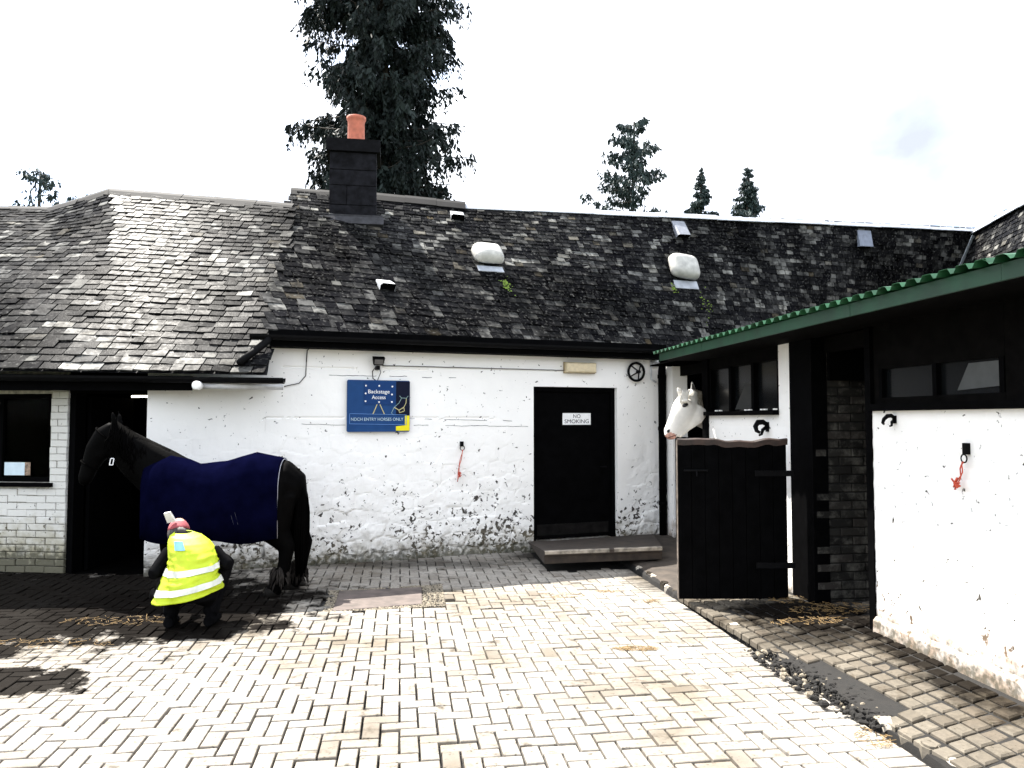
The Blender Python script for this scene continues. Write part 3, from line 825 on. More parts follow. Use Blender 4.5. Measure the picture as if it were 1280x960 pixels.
# step
st = thing('door_step', 'broad brown stone step raised in front of the black door', 'step', STEPQ[1])
q = [gz(657, 681, .02), gz(681, 703, .115), gz(828, 697, .115), gz(850, 672, .115)]
q[0] = MAIN.at(DOOR[0] - .1, 0, .03); q[3] = MAIN.at(DOOR[1] + .52, 0, .03)
m_ = MB(); nn = 24; vs = []; fs = []
def sq(u, v): return (q[1] * ((1-u)) + q[2] * u) * (1 - v) + (q[0] * (1-u) + q[3] * u) * v
rows = []
for i in range(nn + 1):
    u = i / nn
    prof = []
    pr_ = sq(u, 0); je = .012 * pnoise(Vector((u * 9, 1, 1))); out_d = (sq(u, 0) - sq(u, 1)).normalized()
    prof.append(pr_ - out_d * .035 + Vector((0, 0, -.0))); prof.append(pr_ - out_d * .03 + Vector((0, 0, .062))); prof.append(pr_ + out_d * je + Vector((0, 0, .07)))
    prof.append(pr_ + out_d * je + Vector((0, 0, .108))); prof.append(pr_ - out_d * .02 + Vector((0, 0, .118 + .004 * pnoise(Vector((u * 7, 2, 2))))))
    for k in range(1, 9):
        v = k / 8; p = sq(u, v); prof.append(p + Vector((0, 0, .118 + .006 * pnoise(Vector((u * 6, v * 4, 5))))))
    rows.append(prof)
npf = len(rows[0])
for r_ in rows: vs += [(p.x, p.y, p.z - (0 if k else .02)) for k, p in enumerate(r_)]
for i in range(nn):
    for k in range(npf - 1): fs.append((i*npf+k, (i+1)*npf+k, (i+1)*npf+k+1, i*npf+k+1))
fs.append(tuple(range(npf - 1, -1, -1)) ); fs.append(tuple(nn * npf + k for k in range(npf)))
b_ = len(vs); m_.add(vs, fs); so = m_.build('slab', slab_stone, st)
m_ = MB(); ev = []; ef = []
for i in range(nn + 1):
    r_ = rows[i]; o_d = (r_[3] - r_[5]).normalized()
    ev += [r_[2] + o_d * .004 + Vector((0, 0, .012)), r_[3] + o_d * .004 + Vector((0,0,.004)), r_[4] + o_d * (.0 + .02 * random.random()) * -1 + Vector((0, 0, .004))]
for i in range(nn):
    if i in (13, ): continue
    for k in range(2): ef.append((i*3+k, (i+1)*3+k, (i+1)*3+k+1, i*3+k+1))
m_.add(ev, ef); m_.build('worn_edge', slab_edge, st)

# downpipe in the corner
dp = MAIN.px(828, 560, .07)[0]
m_ = MB(); m_.tube([MAIN.at(dp, EZ - .09, .25), MAIN.at(dp, EZ - .2, .1), MAIN.at(dp, EZ - .3, .07), MAIN.at(dp, .03, .07)], .05, 12)
for z in (.5, 1.5, 2.2): m_.tube([MAIN.at(dp, z, .07), MAIN.at(dp, z + .05, .07)], .058, 12)
m_.build('downpipe', black_paint, mainb, True)
# chimney
cu, cv = mp_.pix(441, 274)
cb = mp_.at(cu, cv)
ch = mainb
cw = 57 * cb.y / FPX; cdp = .55
Mc = Matrix((MAIN.d.lerp(Vector((1, 0, 0)), .55).normalized(), MAIN.d.lerp(Vector((1, 0, 0)), .55).normalized().cross(Vector((0, 0, 1))) * -1, Vector((0, 0, 1)))).transposed().to_4x4()
Mc.translation = cb
zt = CAMH + (524 - 186) * cb.y / FPX + .0 - cb.z
m_ = MB(); m_.box((-cw/2, 0, -.5), (cw/2, cdp, zt), Mc); chim = m_.build('chimney', chimney_stone, mainb)
z = .02; k = 0
while z < zt - .02:
    hh = min(random.choice((.19, .24, .3)), zt - z); n = random.choice((1, 2, 2)); xs = [-cw/2 - .012] + ([random.uniform(-.1, .1)] if n == 2 else []) + [cw/2 + .012]
    for i in range(len(xs) - 1):
        m_ = MB(); m_.bev((xs[i] + .004, z + .004, -.3), (xs[i+1] - .004, z + hh - .004, .015 + random.uniform(0, .008)), .006, Mc @ Matrix.Rotation(R(90), 4, 'X') )
        m_.build('stone', chimney_stone, chim)
    z += hh
m_ = MB(); m_.box((-cw/2 - .06, -.07, zt + .002), (cw/2 + .06, cdp + .05, zt + .19), Mc); m_.build('chimney_cap', plain('cap_stone', (.004, .004, .005), .9, .4, 10, .4, spec=.1), chim)
m_ = MB(); pr = 11 * cb.y / FPX; ph = .42
m_.lathe([(pr * 1.02, zt + .18), (pr * 1.0, zt + .22), (pr * .97, zt + .52), (pr * 1.03, zt + .56), (pr * 1.12, zt + .58), (pr * 1.12, zt + .62), (pr * .95, zt + .625), (pr * .85, zt + .5), (pr*.8, zt + .3)], Mc @ Matrix.Translation((.03, .2, 0)), 20)
m_.build('chimney_pot', terracotta, chim, True)
m_ = MB(); m_.box((-cw/2 - .12, -.08, -.08), (cw/2 + .1, .02, .05), Mc); m_.box((-cw/2 - .14, -.12, -.20), (cw/2 + .12, -.0, -.06), Mc @ Matrix.Rotation(R(-30), 4, 'X')); m_.build('flashing', plain('flashing_lead', (.03, .03, .034), .7, .4, 12, .2, spec=.2), chim)

# roof vents: small hooded slate vents and two large rounded cowls
def hood(px, py, w, h, mat):
    u, v = mp_.pix(px, py); M_ = mp_.M(u, v, .02)
    m = MB(); sc = mp_.at(u, v).y / FPX; w *= sc; h *= sc * 1.75
    prof = [(-.5, 0), (-.5, .10), (-.4, .125), (.4, .125), (.5, .10), (.5, 0)]
    vs = [M_ @ Vector((x * w, -h / 2, z)) for x, z in prof] + [M_ @ Vector((x * w, h / 2, z * .25)) for x, z in prof]
    n = len(prof); m.add(vs, [(0, 1, n+1, n), (1, 2, n+2, n+1), (2, 3, n+3, n+2), (3, 4, n+4, n+3), (4, 5, n+5, n+4), tuple(range(2*n-1, n-1, -1))])
    o = m.build('roof_vent', mat, roof)
    m2 = MB(); m2.add([M_ @ Vector((x * w * .97, -h / 2 + .02, max(z * .94, .002))) for x, z in prof], [tuple(range(n))])
    m2.build('vent_mouth', void_dark, roof)
    return o
hood(481, 360, 20, 13, pale_metal); hood(571, 273, 17, 12, plain('grey_vent', (.24, .25, .27), .6, .2, 12, .1)); hood(849, 289, 18, 15, plain('grey_vent_b', (.20, .21, .24), .6, .2, 12, .1)); hood(1078, 299, 20, 12, plain('grey_vent_c', (.16, .18, .23), .6, .2, 12, .1))
cowl_mat = plain('weathered_cowl', (.40, .39, .36), .6, .22, 10, .15)
def cowl(px, py, w, h, seedv, ang):
    u, v = mp_.pix(px, py); p = mp_.at(u, v); M_ = mp_.M(u, v, 0); sc = p.y / FPX; w *= sc; h *= sc
    m = MB(); vs = []; fs = []; nu, nv = 28, 10
    for j in range(nv + 1):
        a = j / nv * math.pi / 2; rr = math.cos(a) ** .55; zz = math.sin(a) ** .8
        for i in range(nu):
            t = 2 * math.pi * i / nu; cx, sx = math.cos(t), math.sin(t)
            X = math.copysign(abs(cx) ** .42, cx) * w / 2 * rr; Y = math.copysign(abs(sx) ** .48, sx) * h * .62 * rr
            dent = .012 * pnoise(Vector((X * 9, Y * 9, seedv + zz)))
            vs.append(M_ @ Matrix.Rotation(ang, 4, 'Z') @ Vector((X, Y, .10 + zz * .17 + dent)))
    for j in range(nv):
        for i in range(nu): k = (i+1) % nu; fs.append((j*nu+i, j*nu+k, (j+1)*nu+k, (j+1)*nu+i))
    fs.append(tuple(range(nu-1, -1, -1)))
    m.add(vs, fs); o = m.build('vent_cowl', cowl_mat, roof, True)
    m = MB(); m.lathe([(w * .33, -.05), (w * .33, .11)], M_, 16); m.build('cowl_collar', lead_dark, o)
    m = MB(); m.box((-w * .42, -h * 1.05, .035), (w * .42, -h * .62, .05), M_); m.build('cowl_apron', lead, o)
cowl(607, 327, 40, 25, 1, 0); cowl(850, 339, 41, 27, 4, R(-6))
# moss on a few slates
m_ = MB()
for (px, py, n, rx, ry) in ((632, 358, 60, .06, .14), (842, 362, 25, .07, .07), (880, 380, 30, .12, .3)):
    u, v = mp_.pix(px, py); M_ = mp_.M(u, v, .03)
    for i in range(n):
        p = M_ @ Vector((random.gauss(0, rx * .6), random.gauss(0, ry * .6), 0)); rock(m_, p, random.uniform(.008, .022))
kind(m_.build('moss', moss_mat, roof), 'stuff')

# ---- cables, box, floodlight, hub on the main wall
cabmat = plain('dark_cable', (.02, .018, .017), .6, .3, 30, 0)
def wallcable(pts, r=.006, mat=cabmat, par=mainb, name='cable', off=.02, wob=.004):
    P = []
    for i in range(len(pts) - 1):
        a = MAIN.px(*pts[i], off); b = MAIN.px(*pts[i+1], off); n = max(2, int(abs(b[0]-a[0]) / .06) + 2)
        for k in range(n if i < len(pts) - 2 else n + 1):
            f = k / n; P.append(MAIN.at(a[0] + (b[0]-a[0]) * f, a[1] + (b[1]-a[1]) * f + wob * pnoise(Vector((a[0] + k * .7, i, 0))), off))
    m = MB(); m.tube(P, r, 6); m.build(name, mat, par, True)
wallcable([(478, 457), (560, 459), (705, 463)], .005)
wallcable([(383, 452), (384, 438), (392, 431), (560, 434), (700, 437), (810, 444)], .006)
wallcable([(383, 452), (382, 470), (374, 479), (355, 483)], .005)
for (pa, pb, sd, gap_) in (((384, 468), (570, 472), 3, .1), ((512, 523), (640, 526), 7, .0), ((514, 531), (660, 533), 11, -.1), ((345, 529), (432, 531), 5, .0), ((640, 470), (664, 471), 2, .3)):
    a = MAIN.px(*pa, .004); b = MAIN.px(*pb, .004); n_ = int(abs(b[0] - a[0]) / .03); m_ = MB()
    for i in range(n_):
        if pnoise(Vector((i * .13, sd * 1.7, 2))) < gap_ - .12: continue
        P = []
        for k in (0, 1):
            f = (i + k) / n_; P.append((a[0] + (b[0]-a[0]) * f, a[1] + (b[1]-a[1]) * f + .012 * pnoise(Vector(((i+k) * .12, sd, 0))) + .006 * pnoise(Vector(((i+k) * .5, sd, 5)))))
        w0 = .004 + .006 * abs(pnoise(Vector((i * .21, sd, 9))))
        m_.add([MAIN.at(P[0][0], P[0][1] - w0, .004), MAIN.at(P[1][0], P[1][1] - w0, .004), MAIN.at(P[1][0], P[1][1], .009), MAIN.at(P[0][0], P[0][1], .009)], [(0, 1, 2, 3)])
    if m_.v: kind(m_.build('crack', plain('crack_shadow_dirt', (.02, .016, .013), .95, .4, 30, 0), mainb), 'stuff')
m_ = MB(); cb_ = MAIN.px(723.5, 460); ca_ = MAIN.px(705, 460)[0]; cz_ = MAIN.px(742, 460)[0]
h_ = .065
blk = MB(); Mb = MAIN.M(cb_[0], cb_[1], .012)
blk.bev((-(cz_ - ca_) / 2, -h_, 0), ((cz_ - ca_) / 2, h_, .085), .015, Mb)
bl_ = thing('bulkhead_light', 'cream plastic bulkhead light box mounted above the black door', 'light', MAIN.at(cb_[0], cb_[1], .02))
blk.build('diffuser', cream_plastic, bl_)
blk = MB(); blk.box((-(cz_ - ca_) / 2 - .012, -h_ - .008, -.008), ((cz_ - ca_) / 2 + .012, h_ + .008, .008), Mb); blk.build('base_plate', plain('brown_base', (.28, .22, .13), .6, .2, 20, 0), bl_)
# round black vent / hub
hb = MAIN.px(793, 465); rr0 = 12.3 * MAIN.at(*hb).y / FPX
hu = thing('wall_hub', 'round black ring with cross spokes fixed to the white wall right of the door', 'wall ring', MAIN.at(hb[0], hb[1], .02))
Mh = MAIN.M(hb[0], hb[1], .03)
m_ = MB()
ring = [Mh @ Vector((math.cos(a) * rr0 * .9, math.sin(a) * rr0 * .9, .02)) for a in np.linspace(0, 2 * math.pi, 33)]
m_.tube(ring, .017, 8, cap=False); m_.build('ring', black_metal, hu, True)
hubc = Vector((rr0 * .2, 0, .045))
for a in (R(135), R(215), R(55), R(-75)):
    m_ = MB(); m_.tube([Mh @ hubc, Mh @ Vector((math.cos(a) * rr0 * .9, math.sin(a) * rr0 * .9, .02))], .010, 6); m_.build('spoke', black_metal, hu)
m_ = MB(); m_.lathe([(.022, 0), (.022, .06), (.01, .07)], Mh @ Matrix.Translation((rr0 * .2, 0, 0)), 12); m_.build('boss', black_metal, hu)
# grey conduit in the corner
m_ = MB()
for a, b in (((813, 441), (814, 474)),):
    m_.tube([MAIN.at(*MAIN.px(*a, .03), .03), MAIN.at(*MAIN.px(*b, .03), .03), MAIN.at(*MAIN.px(820, 478, .03), .03)], .014, 8)
m_.build('conduit', pale_metal, mainb, True)
m_ = MB(); a = MAIN.px(815, 456, .03); m_.bev((0, -.03, 0), (.1, .035, .07), .01, MAIN.M(a[0], a[1], .0)); m_.build('junction_box', pale_metal, mainb)
# floodlight
fl = MAIN.px(471, 452); fo = thing('floodlight', 'small black floodlight on the white wall above the blue sign', 'floodlight', MAIN.at(fl[0], fl[1], .05))
Mf = MAIN.M(fl[0], fl[1], .1)
m_ = MB(); Mt = Mf @ Matrix.Rotation(R(25), 4, 'X')
m_.prism([(-.07, .045), (.07, .045), (.055, -.045), (-.055, -.045)], -.03, .03, Mt); m_.build('housing', black_metal, fo)
m_ = MB(); m_.box((-.05, -.03, .031), (.05, .03, .034), Mt); m_.build('lens', plain('lamp_glass', (.08, .08, .08), .2, .1, 20, 0), fo)
m_ = MB(); m_.box((-.02, -.1, -.1), (.02, -.055, .0), Mf); m_.build('bracket', black_metal, fo)
m_ = MB(); m_.tube([Mf @ Vector(p) for p in ((-.02, -.06, -.02), (-.06, -.12, -.05), (-.05, -.2, -.07), (0, -.235, -.08), (.05, -.27, -.085))], .006, 6); m_.tube([Mf @ Vector(p) for p in ((.02, -.08, -.04), (.04, -.13, -.06), (.01, -.21, -.07), (0, -.235, -.08))], .005, 6); m_.build('flex', cabmat, fo, True)

# ---- signs
def text(body, size, M_, mat, parent, name='lettering', w=None, depth=.0012):
    c = bpy.data.curves.new(name, 'FONT'); c.body = body; c.size = size; c.align_x = 'CENTER'; c.align_y = 'CENTER'; c.extrude = depth
    o = bpy.data.objects.new(name, c); COL.objects.link(o); bpy.context.view_layer.update()
    me = bpy.data.meshes.new_from_object(o.evaluated_get(bpy.context.evaluated_depsgraph_get())); bpy.data.objects.remove(o)
    me.materials.clear(); me.materials.append(mat); me.name = name
    sx = 1
    if w:
        xs = [v.co.x for v in me.vertices]; sx = w / (max(xs) - min(xs))
    for v in me.vertices: v.co = M_ @ Vector((v.co.x * sx, v.co.y, v.co.z))
    return obj(name, me, parent)
ink_black = flat('ink_black', (.008, .008, .008)); sign_white = flat('sign_white', (.8, .8, .8)); sign_blue = flat('sign_blue', (.012, .050, .155), .5)
navy = flat('sign_navy', (.003, .005, .018), .5); gold = flat('sign_pale_gold', (.55, .50, .26)); yellow = flat('sign_yellow', (.72, .62, .02)); blue_line = flat('sign_line_blue', (.12, .25, .55)); blue_dk = flat('sign_board_blue', (.008, .038, .135), .5)
OFFS = .05
p00 = MAIN.px(433.5, 540, OFFS); p11 = MAIN.px(512.5, 476, OFFS)
sw = p11[0] - p00[0]; sh = p11[1] - p00[1]
sg = thing('yard_sign', 'blue rectangular sign with horse outline and white lettering on the wall', 'sign', MAIN.at(p00[0], p00[1], OFFS))
Ms = MAIN.M(p00[0], p00[1], OFFS)
def panel(x0, y0, x1, y1, z0, z1, mat, name, par=sg, M_=Ms):
    m = MB(); m.box((x0 * sw, y0 * sh, z0), (x1 * sw, y1 * sh, z1), M_); return m.build(name, mat, par)
m_ = MB(); rcx = .012; m_.prism([(rcx, 0), (sw - rcx, 0), (sw, rcx), (sw, sh - rcx), (sw - rcx, sh), (rcx, sh), (0, sh - rcx), (0, rcx)], -.025, 0, Ms); m_.build('board', sign_blue, sg)
panel(.775, .32, .995, .985, .0015, .003, navy, 'navy_panel')
panel(.265, .525, .765, .965, .002, .008, blue_dk, 'light_board')
for fx, fy in ((.29, .89), (.5, .89), (.71, .88), (.285, .74), (.705, .725), (.285, .59), (.5, .575), (.705, .58)):
    m_ = MB(); m_.lathe([(.0105, .008), (.0105, .012), (.006, .015)], Ms @ Matrix.Translation((fx * sw, fy * sh, 0)), 12); m_.build('bulb_dot', sign_white, sg)
text('Backstage', .085 * sh / .45 * .55, Ms @ Matrix.Translation((.495 * sw, .775 * sh, .010)), sign_white, sg, w=.34 * sw)
text('Access', .085 * sh / .45 * .55, Ms @ Matrix.Translation((.495 * sw, .665 * sh, .010)), sign_white, sg, w=.22 * sw)
def line(pts, r, mat, name):
    m = MB()
    m.tube([Ms @ Vector((x * sw, y * sh, .006)) for x, y in pts], r, 5); m.build(name, mat, sg)
line([(.47, .53), (.405, .345)], .0055, gold, 'easel_leg'); line([(.515, .53), (.585, .345)], .0055, gold, 'easel_leg')
for q in ([(.04, .155), (.94, .135)], [(.94, .135), (.94, .33)], [(.94, .33), (.04, .35)], [(.04, .35), (.04, .155)]): line(q, .003, blue_line, 'border_line')
text('NDCH ENTRY HORSES ONLY', .062 * sh / .45 * .62, Ms @ Matrix.Translation((.475 * sw, .24 * sh, .004)), flat('sign_pale_blue', (.42, .55, .62)), sg, w=.83 * sw)
m_ = MB(); m_.prism([(sw * .775, .02 * sh), (sw * .995, .02 * sh), (sw * .995, .315 * sh), (sw * .92, .315 * sh), (sw * .92, .125 * sh), (sw * .775, .105 * sh)], .0015, .004, Ms); m_.build('yellow_corner', yellow, sg)
pale_line = flat('horse_outline', (.30, .45, .45)); 
line([(.83, .70), (.86, .66), (.94, .655), (.97, .70)], .003, pale_line, 'horse_outline'); line([(.86, .65), (.82, .56), (.74, .47), (.70, .36), (.74, .33)], .003, pale_line, 'horse_outline')
line([(.94, .65), (.935, .56), (.90, .48), (.91, .40)], .004, gold, 'horse_outline'); line([(.745, .475), (.82, .42), (.90, .475)], .0055, gold, 'horse_outline'); line([(.82, .42), (.83, .37), (.90, .40)], .005, gold, 'horse_outline')
# no smoking
a = MAIN.px(703.5, 531, -.09); b = MAIN.px(738.5, 516.5, -.09)
ns = thing('no_smoking_sign', 'small white sign reading NO SMOKING on the black door', 'sign', MAIN.at(a[0], a[1], -.09))
Mn = MAIN.M((a[0] + b[0]) / 2, (a[1] + b[1]) / 2, -.098); w_, h_ = b[0] - a[0], b[1] - a[1]
m_ = MB(); m_.box((-w_/2, -h_/2, 0), (w_/2, h_/2, .004), Mn); m_.build('plate', sign_white, ns)
text('NO', h_ * .46, Mn @ Matrix.Translation((0, h_ * .22, .005)), ink_black, ns, depth=.0005); text('SMOKING', h_ * .46, Mn @ Matrix.Translation((0, -h_ * .22, .005)), ink_black, ns, w=w_ * .86, depth=.0005)

# ---- tie ring with red twine on the main wall
def tie(wall, px, py, px2, py2, name, label, off=.03, big=1.0, plate=None, group=None):
    a = wall.px(px, py, off); b = wall.px(px2, py2, off)
    t = thing(name, label, 'tie ring', wall.at(a[0], a[1], off))
    M_ = wall.M(a[0], a[1], off)
    m = MB()
    if plate: m.bev((-plate[0]/2, 0, -.02), (plate[0]/2, plate[1], .012), .004, M_)
    else: m.bev((-.02, -.01, -.03), (.02, .05, .01), .006, M_)
    m.build('staple', black_metal, t)
    m = MB(); m.tube([M_ @ Vector((.028 * big * math.sin(k), -.028 * big + .028 * big * math.cos(k), .012)) for k in np.linspace(0, 2*math.pi, 17)], .005 * big, 6, cap=False); m.build('ring', black_metal, t, True)
    dx, dz = b[0] - a[0], b[1] - a[1]
    m = MB()
    for k in range(2):
        m.tube([M_ @ Vector((dx * f + .008 * math.sin(f * 7 + k * 2), -.05 * big * (1 - f) + dz * f, .014 + .006 * math.sin(f * 9 + k))) for f in np.linspace(0, 1, 9)], .0042, 5)
    m.build('twine', rope_mat, t, True)
    m = MB(); kc = Vector((dx * .8, dz * .8, .016))
    for k in range(7):
        aa_ = random.random() * 6.28
        m.tube([M_ @ (kc + Vector((math.cos(aa_) * r_, math.sin(aa_) * r_ * .9, random.uniform(0, .02)))) for r_ in (0, .02, .04)], .006, 5)
    m.build('twine_knot', rope_mat, t, True)
tie(MAIN, 577.5, 557, 571, 602, 'tie_ring', 'iron tie ring with frayed red twine on the rubble wall left of the door')

# ================================================================== LEFT BUILDING
lb = thing('tack_room', 'low tack room with painted brick pier, dark doorway and sagging slate roof', 'building', LEFT.at(-.5, 0))
LEZ = 2.14
# eave: nearly parallel to the picture, ridge sagging at the far left
LE = [gz(-260, 461.5, 2.15), gz(0, 463.5, 2.142), gz(195, 466.5, 2.122), gz(334, 469, 2.107)]
LR = [gz(-330, 259, 4.80), gz(0, 262, 4.80), gz(62, 263, 4.76), gz(100, 252, 4.86), gz(137, 240, 5.02), gz(366, 259, 4.76)]
class Patch2(Patch):
    def at(s, u, v):
        e = s.on(s.e, u); r = s.on(s.r, u); q = s.r[0].lerp(s.r[-1], u) + Vector((0, -.02, .10 * math.sin(math.pi * u)))
        r = q + (r - q) * v ** 2.2
        return e.lerp(r, v) + Vector((0, 0, -.05 * math.sin(math.pi * v) * (.6 + .4 * math.sin(u * 9))))
lp = Patch2(LE, LR)
m_ = MB(); under(lp, m_); lroof = m_.build('roof', lead_dark, lb)
slate_roof(lp, 37, lroof, wmean=.175)
for i in range(len(LR) - 1): ridge_piece(LR[i], LR[i+1], .08, lead_dark if i > 3 else lead_dark, 'ridge_tile', lroof, max(1, int((LR[i+1] - LR[i]).length / .5)))
m_ = MB(); rr_ = [p + Vector((-.3, 3.4, 2.2 - p.z)) for p in LR]
for i in range(len(LR) - 1):
    m_.add([LR[i] - Vector((0, 0, .01)), LR[i+1] - Vector((0, 0, .01)), rr_[i+1], rr_[i]], [(0, 1, 2, 3)])
    m_.add([rr_[i], rr_[i+1], Vector((rr_[i+1].x, rr_[i+1].y, -.05)), Vector((rr_[i].x, rr_[i].y, -.05))], [(0, 1, 2, 3)])
m_.add([LR[0], rr_[0], Vector((rr_[0].x, rr_[0].y, -.05)), Vector((LE[0].x, LE[0].y + .5, -.05)), LE[0] + Vector((0, .5, 0))], [(0, 1, 2, 3, 4)])
m_.build('rear_slope', lead_dark, lb)
# verge between the two roofs
m_ = MB()
vs = []
for k in range(13):
    v = .12 + .88 * k / 12; a = lp.at(1, v); b = mp_.at(0, max(0, (v - .15) / .85)); vs += [a, b + Vector((0, 0, .01)), b + Vector((.1, 0, .012))]
m_.add(vs, [(3*k, 3*k+1, 3*k+4, 3*k+3) for k in range(12)]); m_.build('verge', lead_dark, lroof)
# soffit / fascia / gutter
gutter(LE[0] + Vector((0, -.05, -.035)), LE[-1] + (LE[-1] - LE[-2]).normalized() * .19 + Vector((0, -.05, -.03)), .06, black_metal, 'gutter', lb)
m_ = MB()
fA, fB = LE[0] + Vector((0, .05, -.02)), LE[2].lerp(LE[3], .3) + Vector((0, .05, -.02))
for lo, hi in ((0, -.22),):
    pA, pB = fA, fB
    m_.add([pA, pB, pB + Vector((0, .03, 0)), pA + Vector((0, .03, 0)), pA + Vector((0, 0, -.19)), pB + Vector((0, 0, -.15)), pB + Vector((0, .03, -.15)), pA + Vector((0, .03, -.19))], [(0,1,5,4),(1,2,6,5),(2,3,7,6),(3,0,4,7),(4,5,6,7),(3,2,1,0)])
m_.build('fascia', black_paint, lb)
m_ = MB(); pA, pB = LE[0] + Vector((0, .02, -.05)), LE[-1] + Vector((-.06, .02, -.05))
m_.add([pA, pB, pB + Vector((0, .75, .0)), pA + Vector((0, .9, .0))], [(0, 1, 2, 3)]); m_.build('soffit', dark_wood, lb)
# white conduit under the gutter end
m_ = MB(); m_.tube([atY(247, 482.5, 7.80), atY(354, 484, 8.02)], .030, 10); m_.build('waste_pipe', plain('grey_pipe', (.42, .42, .42), .5, .2, 10, .05), lb, True)
m_ = MB(); m_.lathe([(.046, -.03), (.046, .035), (.03, .045)], Matrix.Translation(atY(247, 482, 7.74)) @ Matrix.Rotation(R(90), 4, 'X'), 14); m_.build('pipe_cap', white_paint, lb, True)
# sloping downpipe from the upper gutter on to the lower slates
u0, v0 = lp.pix(300, 461); a = lp.at(u0, v0) + lp.frame(u0, v0)[2] * .07; b = gA + MAIN.d * .2 + Vector((0, -.01, -.06))
m_ = MB(); m_.tube([a, a.lerp(b, .5), a.lerp(b, .92), b + Vector((0, 0, .03))], .04, 10); m_.build('downpipe', black_metal, lb, True)
# front wall: pier of painted bricks, window, doorway
wx1 = LEFT.px(62, 560)[0]; sill = LEFT.px(40, 603)[1]; zt_ = LEFT.px(70, 492)[1]
# back-up sheet behind bricks, with the window opening
def disp0(X, Z): return np.zeros(len(X))
WINL = (wx1 - 1.25, wx1, sill, zt_)
wall_mesh('wall', LEFT, -3.0, -.005, -.05, LEZ + .2, .3, [WINL], lambda X, Z: np.full(len(X), -.045), plain('mortar_white', (.42, .40, .35), .9, .4, 20, .3), lb, .1)
lbw = [c for c in lb.children if c.name.startswith('wall')] if False else None
wallpart = bpy.data.objects[[o.name for o in bpy.data.objects if o.parent == lb and o.name.startswith('wall')][0]]
bricks = []
bh = .075
for r_ in range(0, 30):
    z = .0 + r_ * bh
    if z > LEZ - .05: break
    x = -.0; off = [0, .1125][r_ % 2]
    xs = [0.0]; cur = -.225 + off if off else -.225
    e = [0.0]
    c = -(.225 - off) if off else -.225
    while c > -2.9: e.append(c); c -= .225
    for i in range(len(e) - 1):
        a, b = e[i+1], e[i]
        if z + bh > sill - .03 and b > wx1 - 1.25 and a < wx1:
            if a > wx1 - 1.25 and b <= wx1 + .02: continue
            if b > wx1: a = wx1 + .002
        if b - a < .03: continue
        bricks.append((a, b, z))
bricks.sort(key=lambda q: -q[0])
for k, (a, b, z) in enumerate(bricks):
    m_ = MB(); g_ = .004 if z < .5 else .0025
    m_.bev((a + g_, z + g_, -.1), (b - g_, z + bh - g_, random.uniform(-.004, .003) - (.006 if random.random() < .08 else 0)), .006 if z < .6 else .004, LEFT.M(0, 0) @ Matrix.Rotation(random.gauss(0, .004), 4, 'Z'), random.random())
    if k < 300 and LEFT.at(b, z).x * FPX / LEFT.at(b, z).y + 640 > -30: m_.build('brick', white_brick, wallpart)
    else:
        if k == 0 or 'restb' not in globals(): restb = MB()
        restb.add(m_.v, m_.f, random.random())
if 'restb' in globals(): kind(restb.build('brick_field', white_brick, wallpart), 'stuff')
# window
win = MB(); Mw_ = LEFT.M(0, 0, -.09); x0, x1 = WINL[0], WINL[1]
for lo, hi in (((x0, sill, -.03), (x0 + .05, zt_, .03)), ((x1 - .05, sill, -.03), (x1, zt_, .03)), ((x0 + .05, zt_ - .05, -.03), (x1 - .05, zt_, .03)), ((x0 + .05, sill, -.03), (x1 - .05, sill + .05, .03)), (((x0 + x1)/2 - .02, sill + .05, -.025), ((x0 + x1)/2 + .02, zt_ - .05, .025))):
    win.box(lo, hi, Mw_)
wo = win.build('window', black_paint, lb)
m_ = MB(); m_.box((x0 + .045, sill + .045, -.012), (x1 - .045, zt_ - .045, -.006), Mw_); gl = nodes('clear_pane')
gm, gt, gb = gl; gb.inputs['Base Color'].default_value = (.9, .95, .95, 1); gb.inputs['Roughness'].default_value = .03; gb.inputs['Transmission Weight'].default_value = 1.0; gb.inputs['IOR'].default_value = 1.05; gb.inputs['Specular IOR Level'].default_value = .02
m_.build('pane', gm, wo)
m_ = MB(); m_.box((x0 - .04, sill - .045, -.1), (x1 + .05, sill - .002, .05), LEFT.M(0, 0)); m_.build('sill', black_paint, wo)
# notice leaning on the inside of the pane
a = LEFT.px(4, 594, -.07); b = LEFT.px(37, 578, -.07)
nt_ = thing('paper_notice', 'pale blue paper notice propped at the bottom of the dark tack room window', 'notice', LEFT.at(a[0], a[1], -.07))
m_ = MB(); m_.box((a[0], a[1], -.003), (a[0] + (b[0] - a[0]) * .78, b[1], 0), LEFT.M(0, 0, -.083)); m_.build('sheet', flat('notice_paper', (.62, .74, .82)), nt_)
m_ = MB(); m_.box((a[0] + (b[0] - a[0]) * .79, a[1], -.003), (b[0], b[1], 0), LEFT.M(0, 0, -.083)); m_.build('photo_print', plain('print_brown', (.25, .17, .12), .5, .9, 60, 0), nt_)
# dark room behind: floor, side walls, ceiling
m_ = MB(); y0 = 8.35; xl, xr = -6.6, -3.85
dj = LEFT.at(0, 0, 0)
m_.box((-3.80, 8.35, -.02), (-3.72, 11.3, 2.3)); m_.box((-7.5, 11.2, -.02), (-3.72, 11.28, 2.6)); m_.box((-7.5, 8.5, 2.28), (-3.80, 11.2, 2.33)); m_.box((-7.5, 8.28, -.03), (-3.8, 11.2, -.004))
m_.build('interior', void_dark, lb)
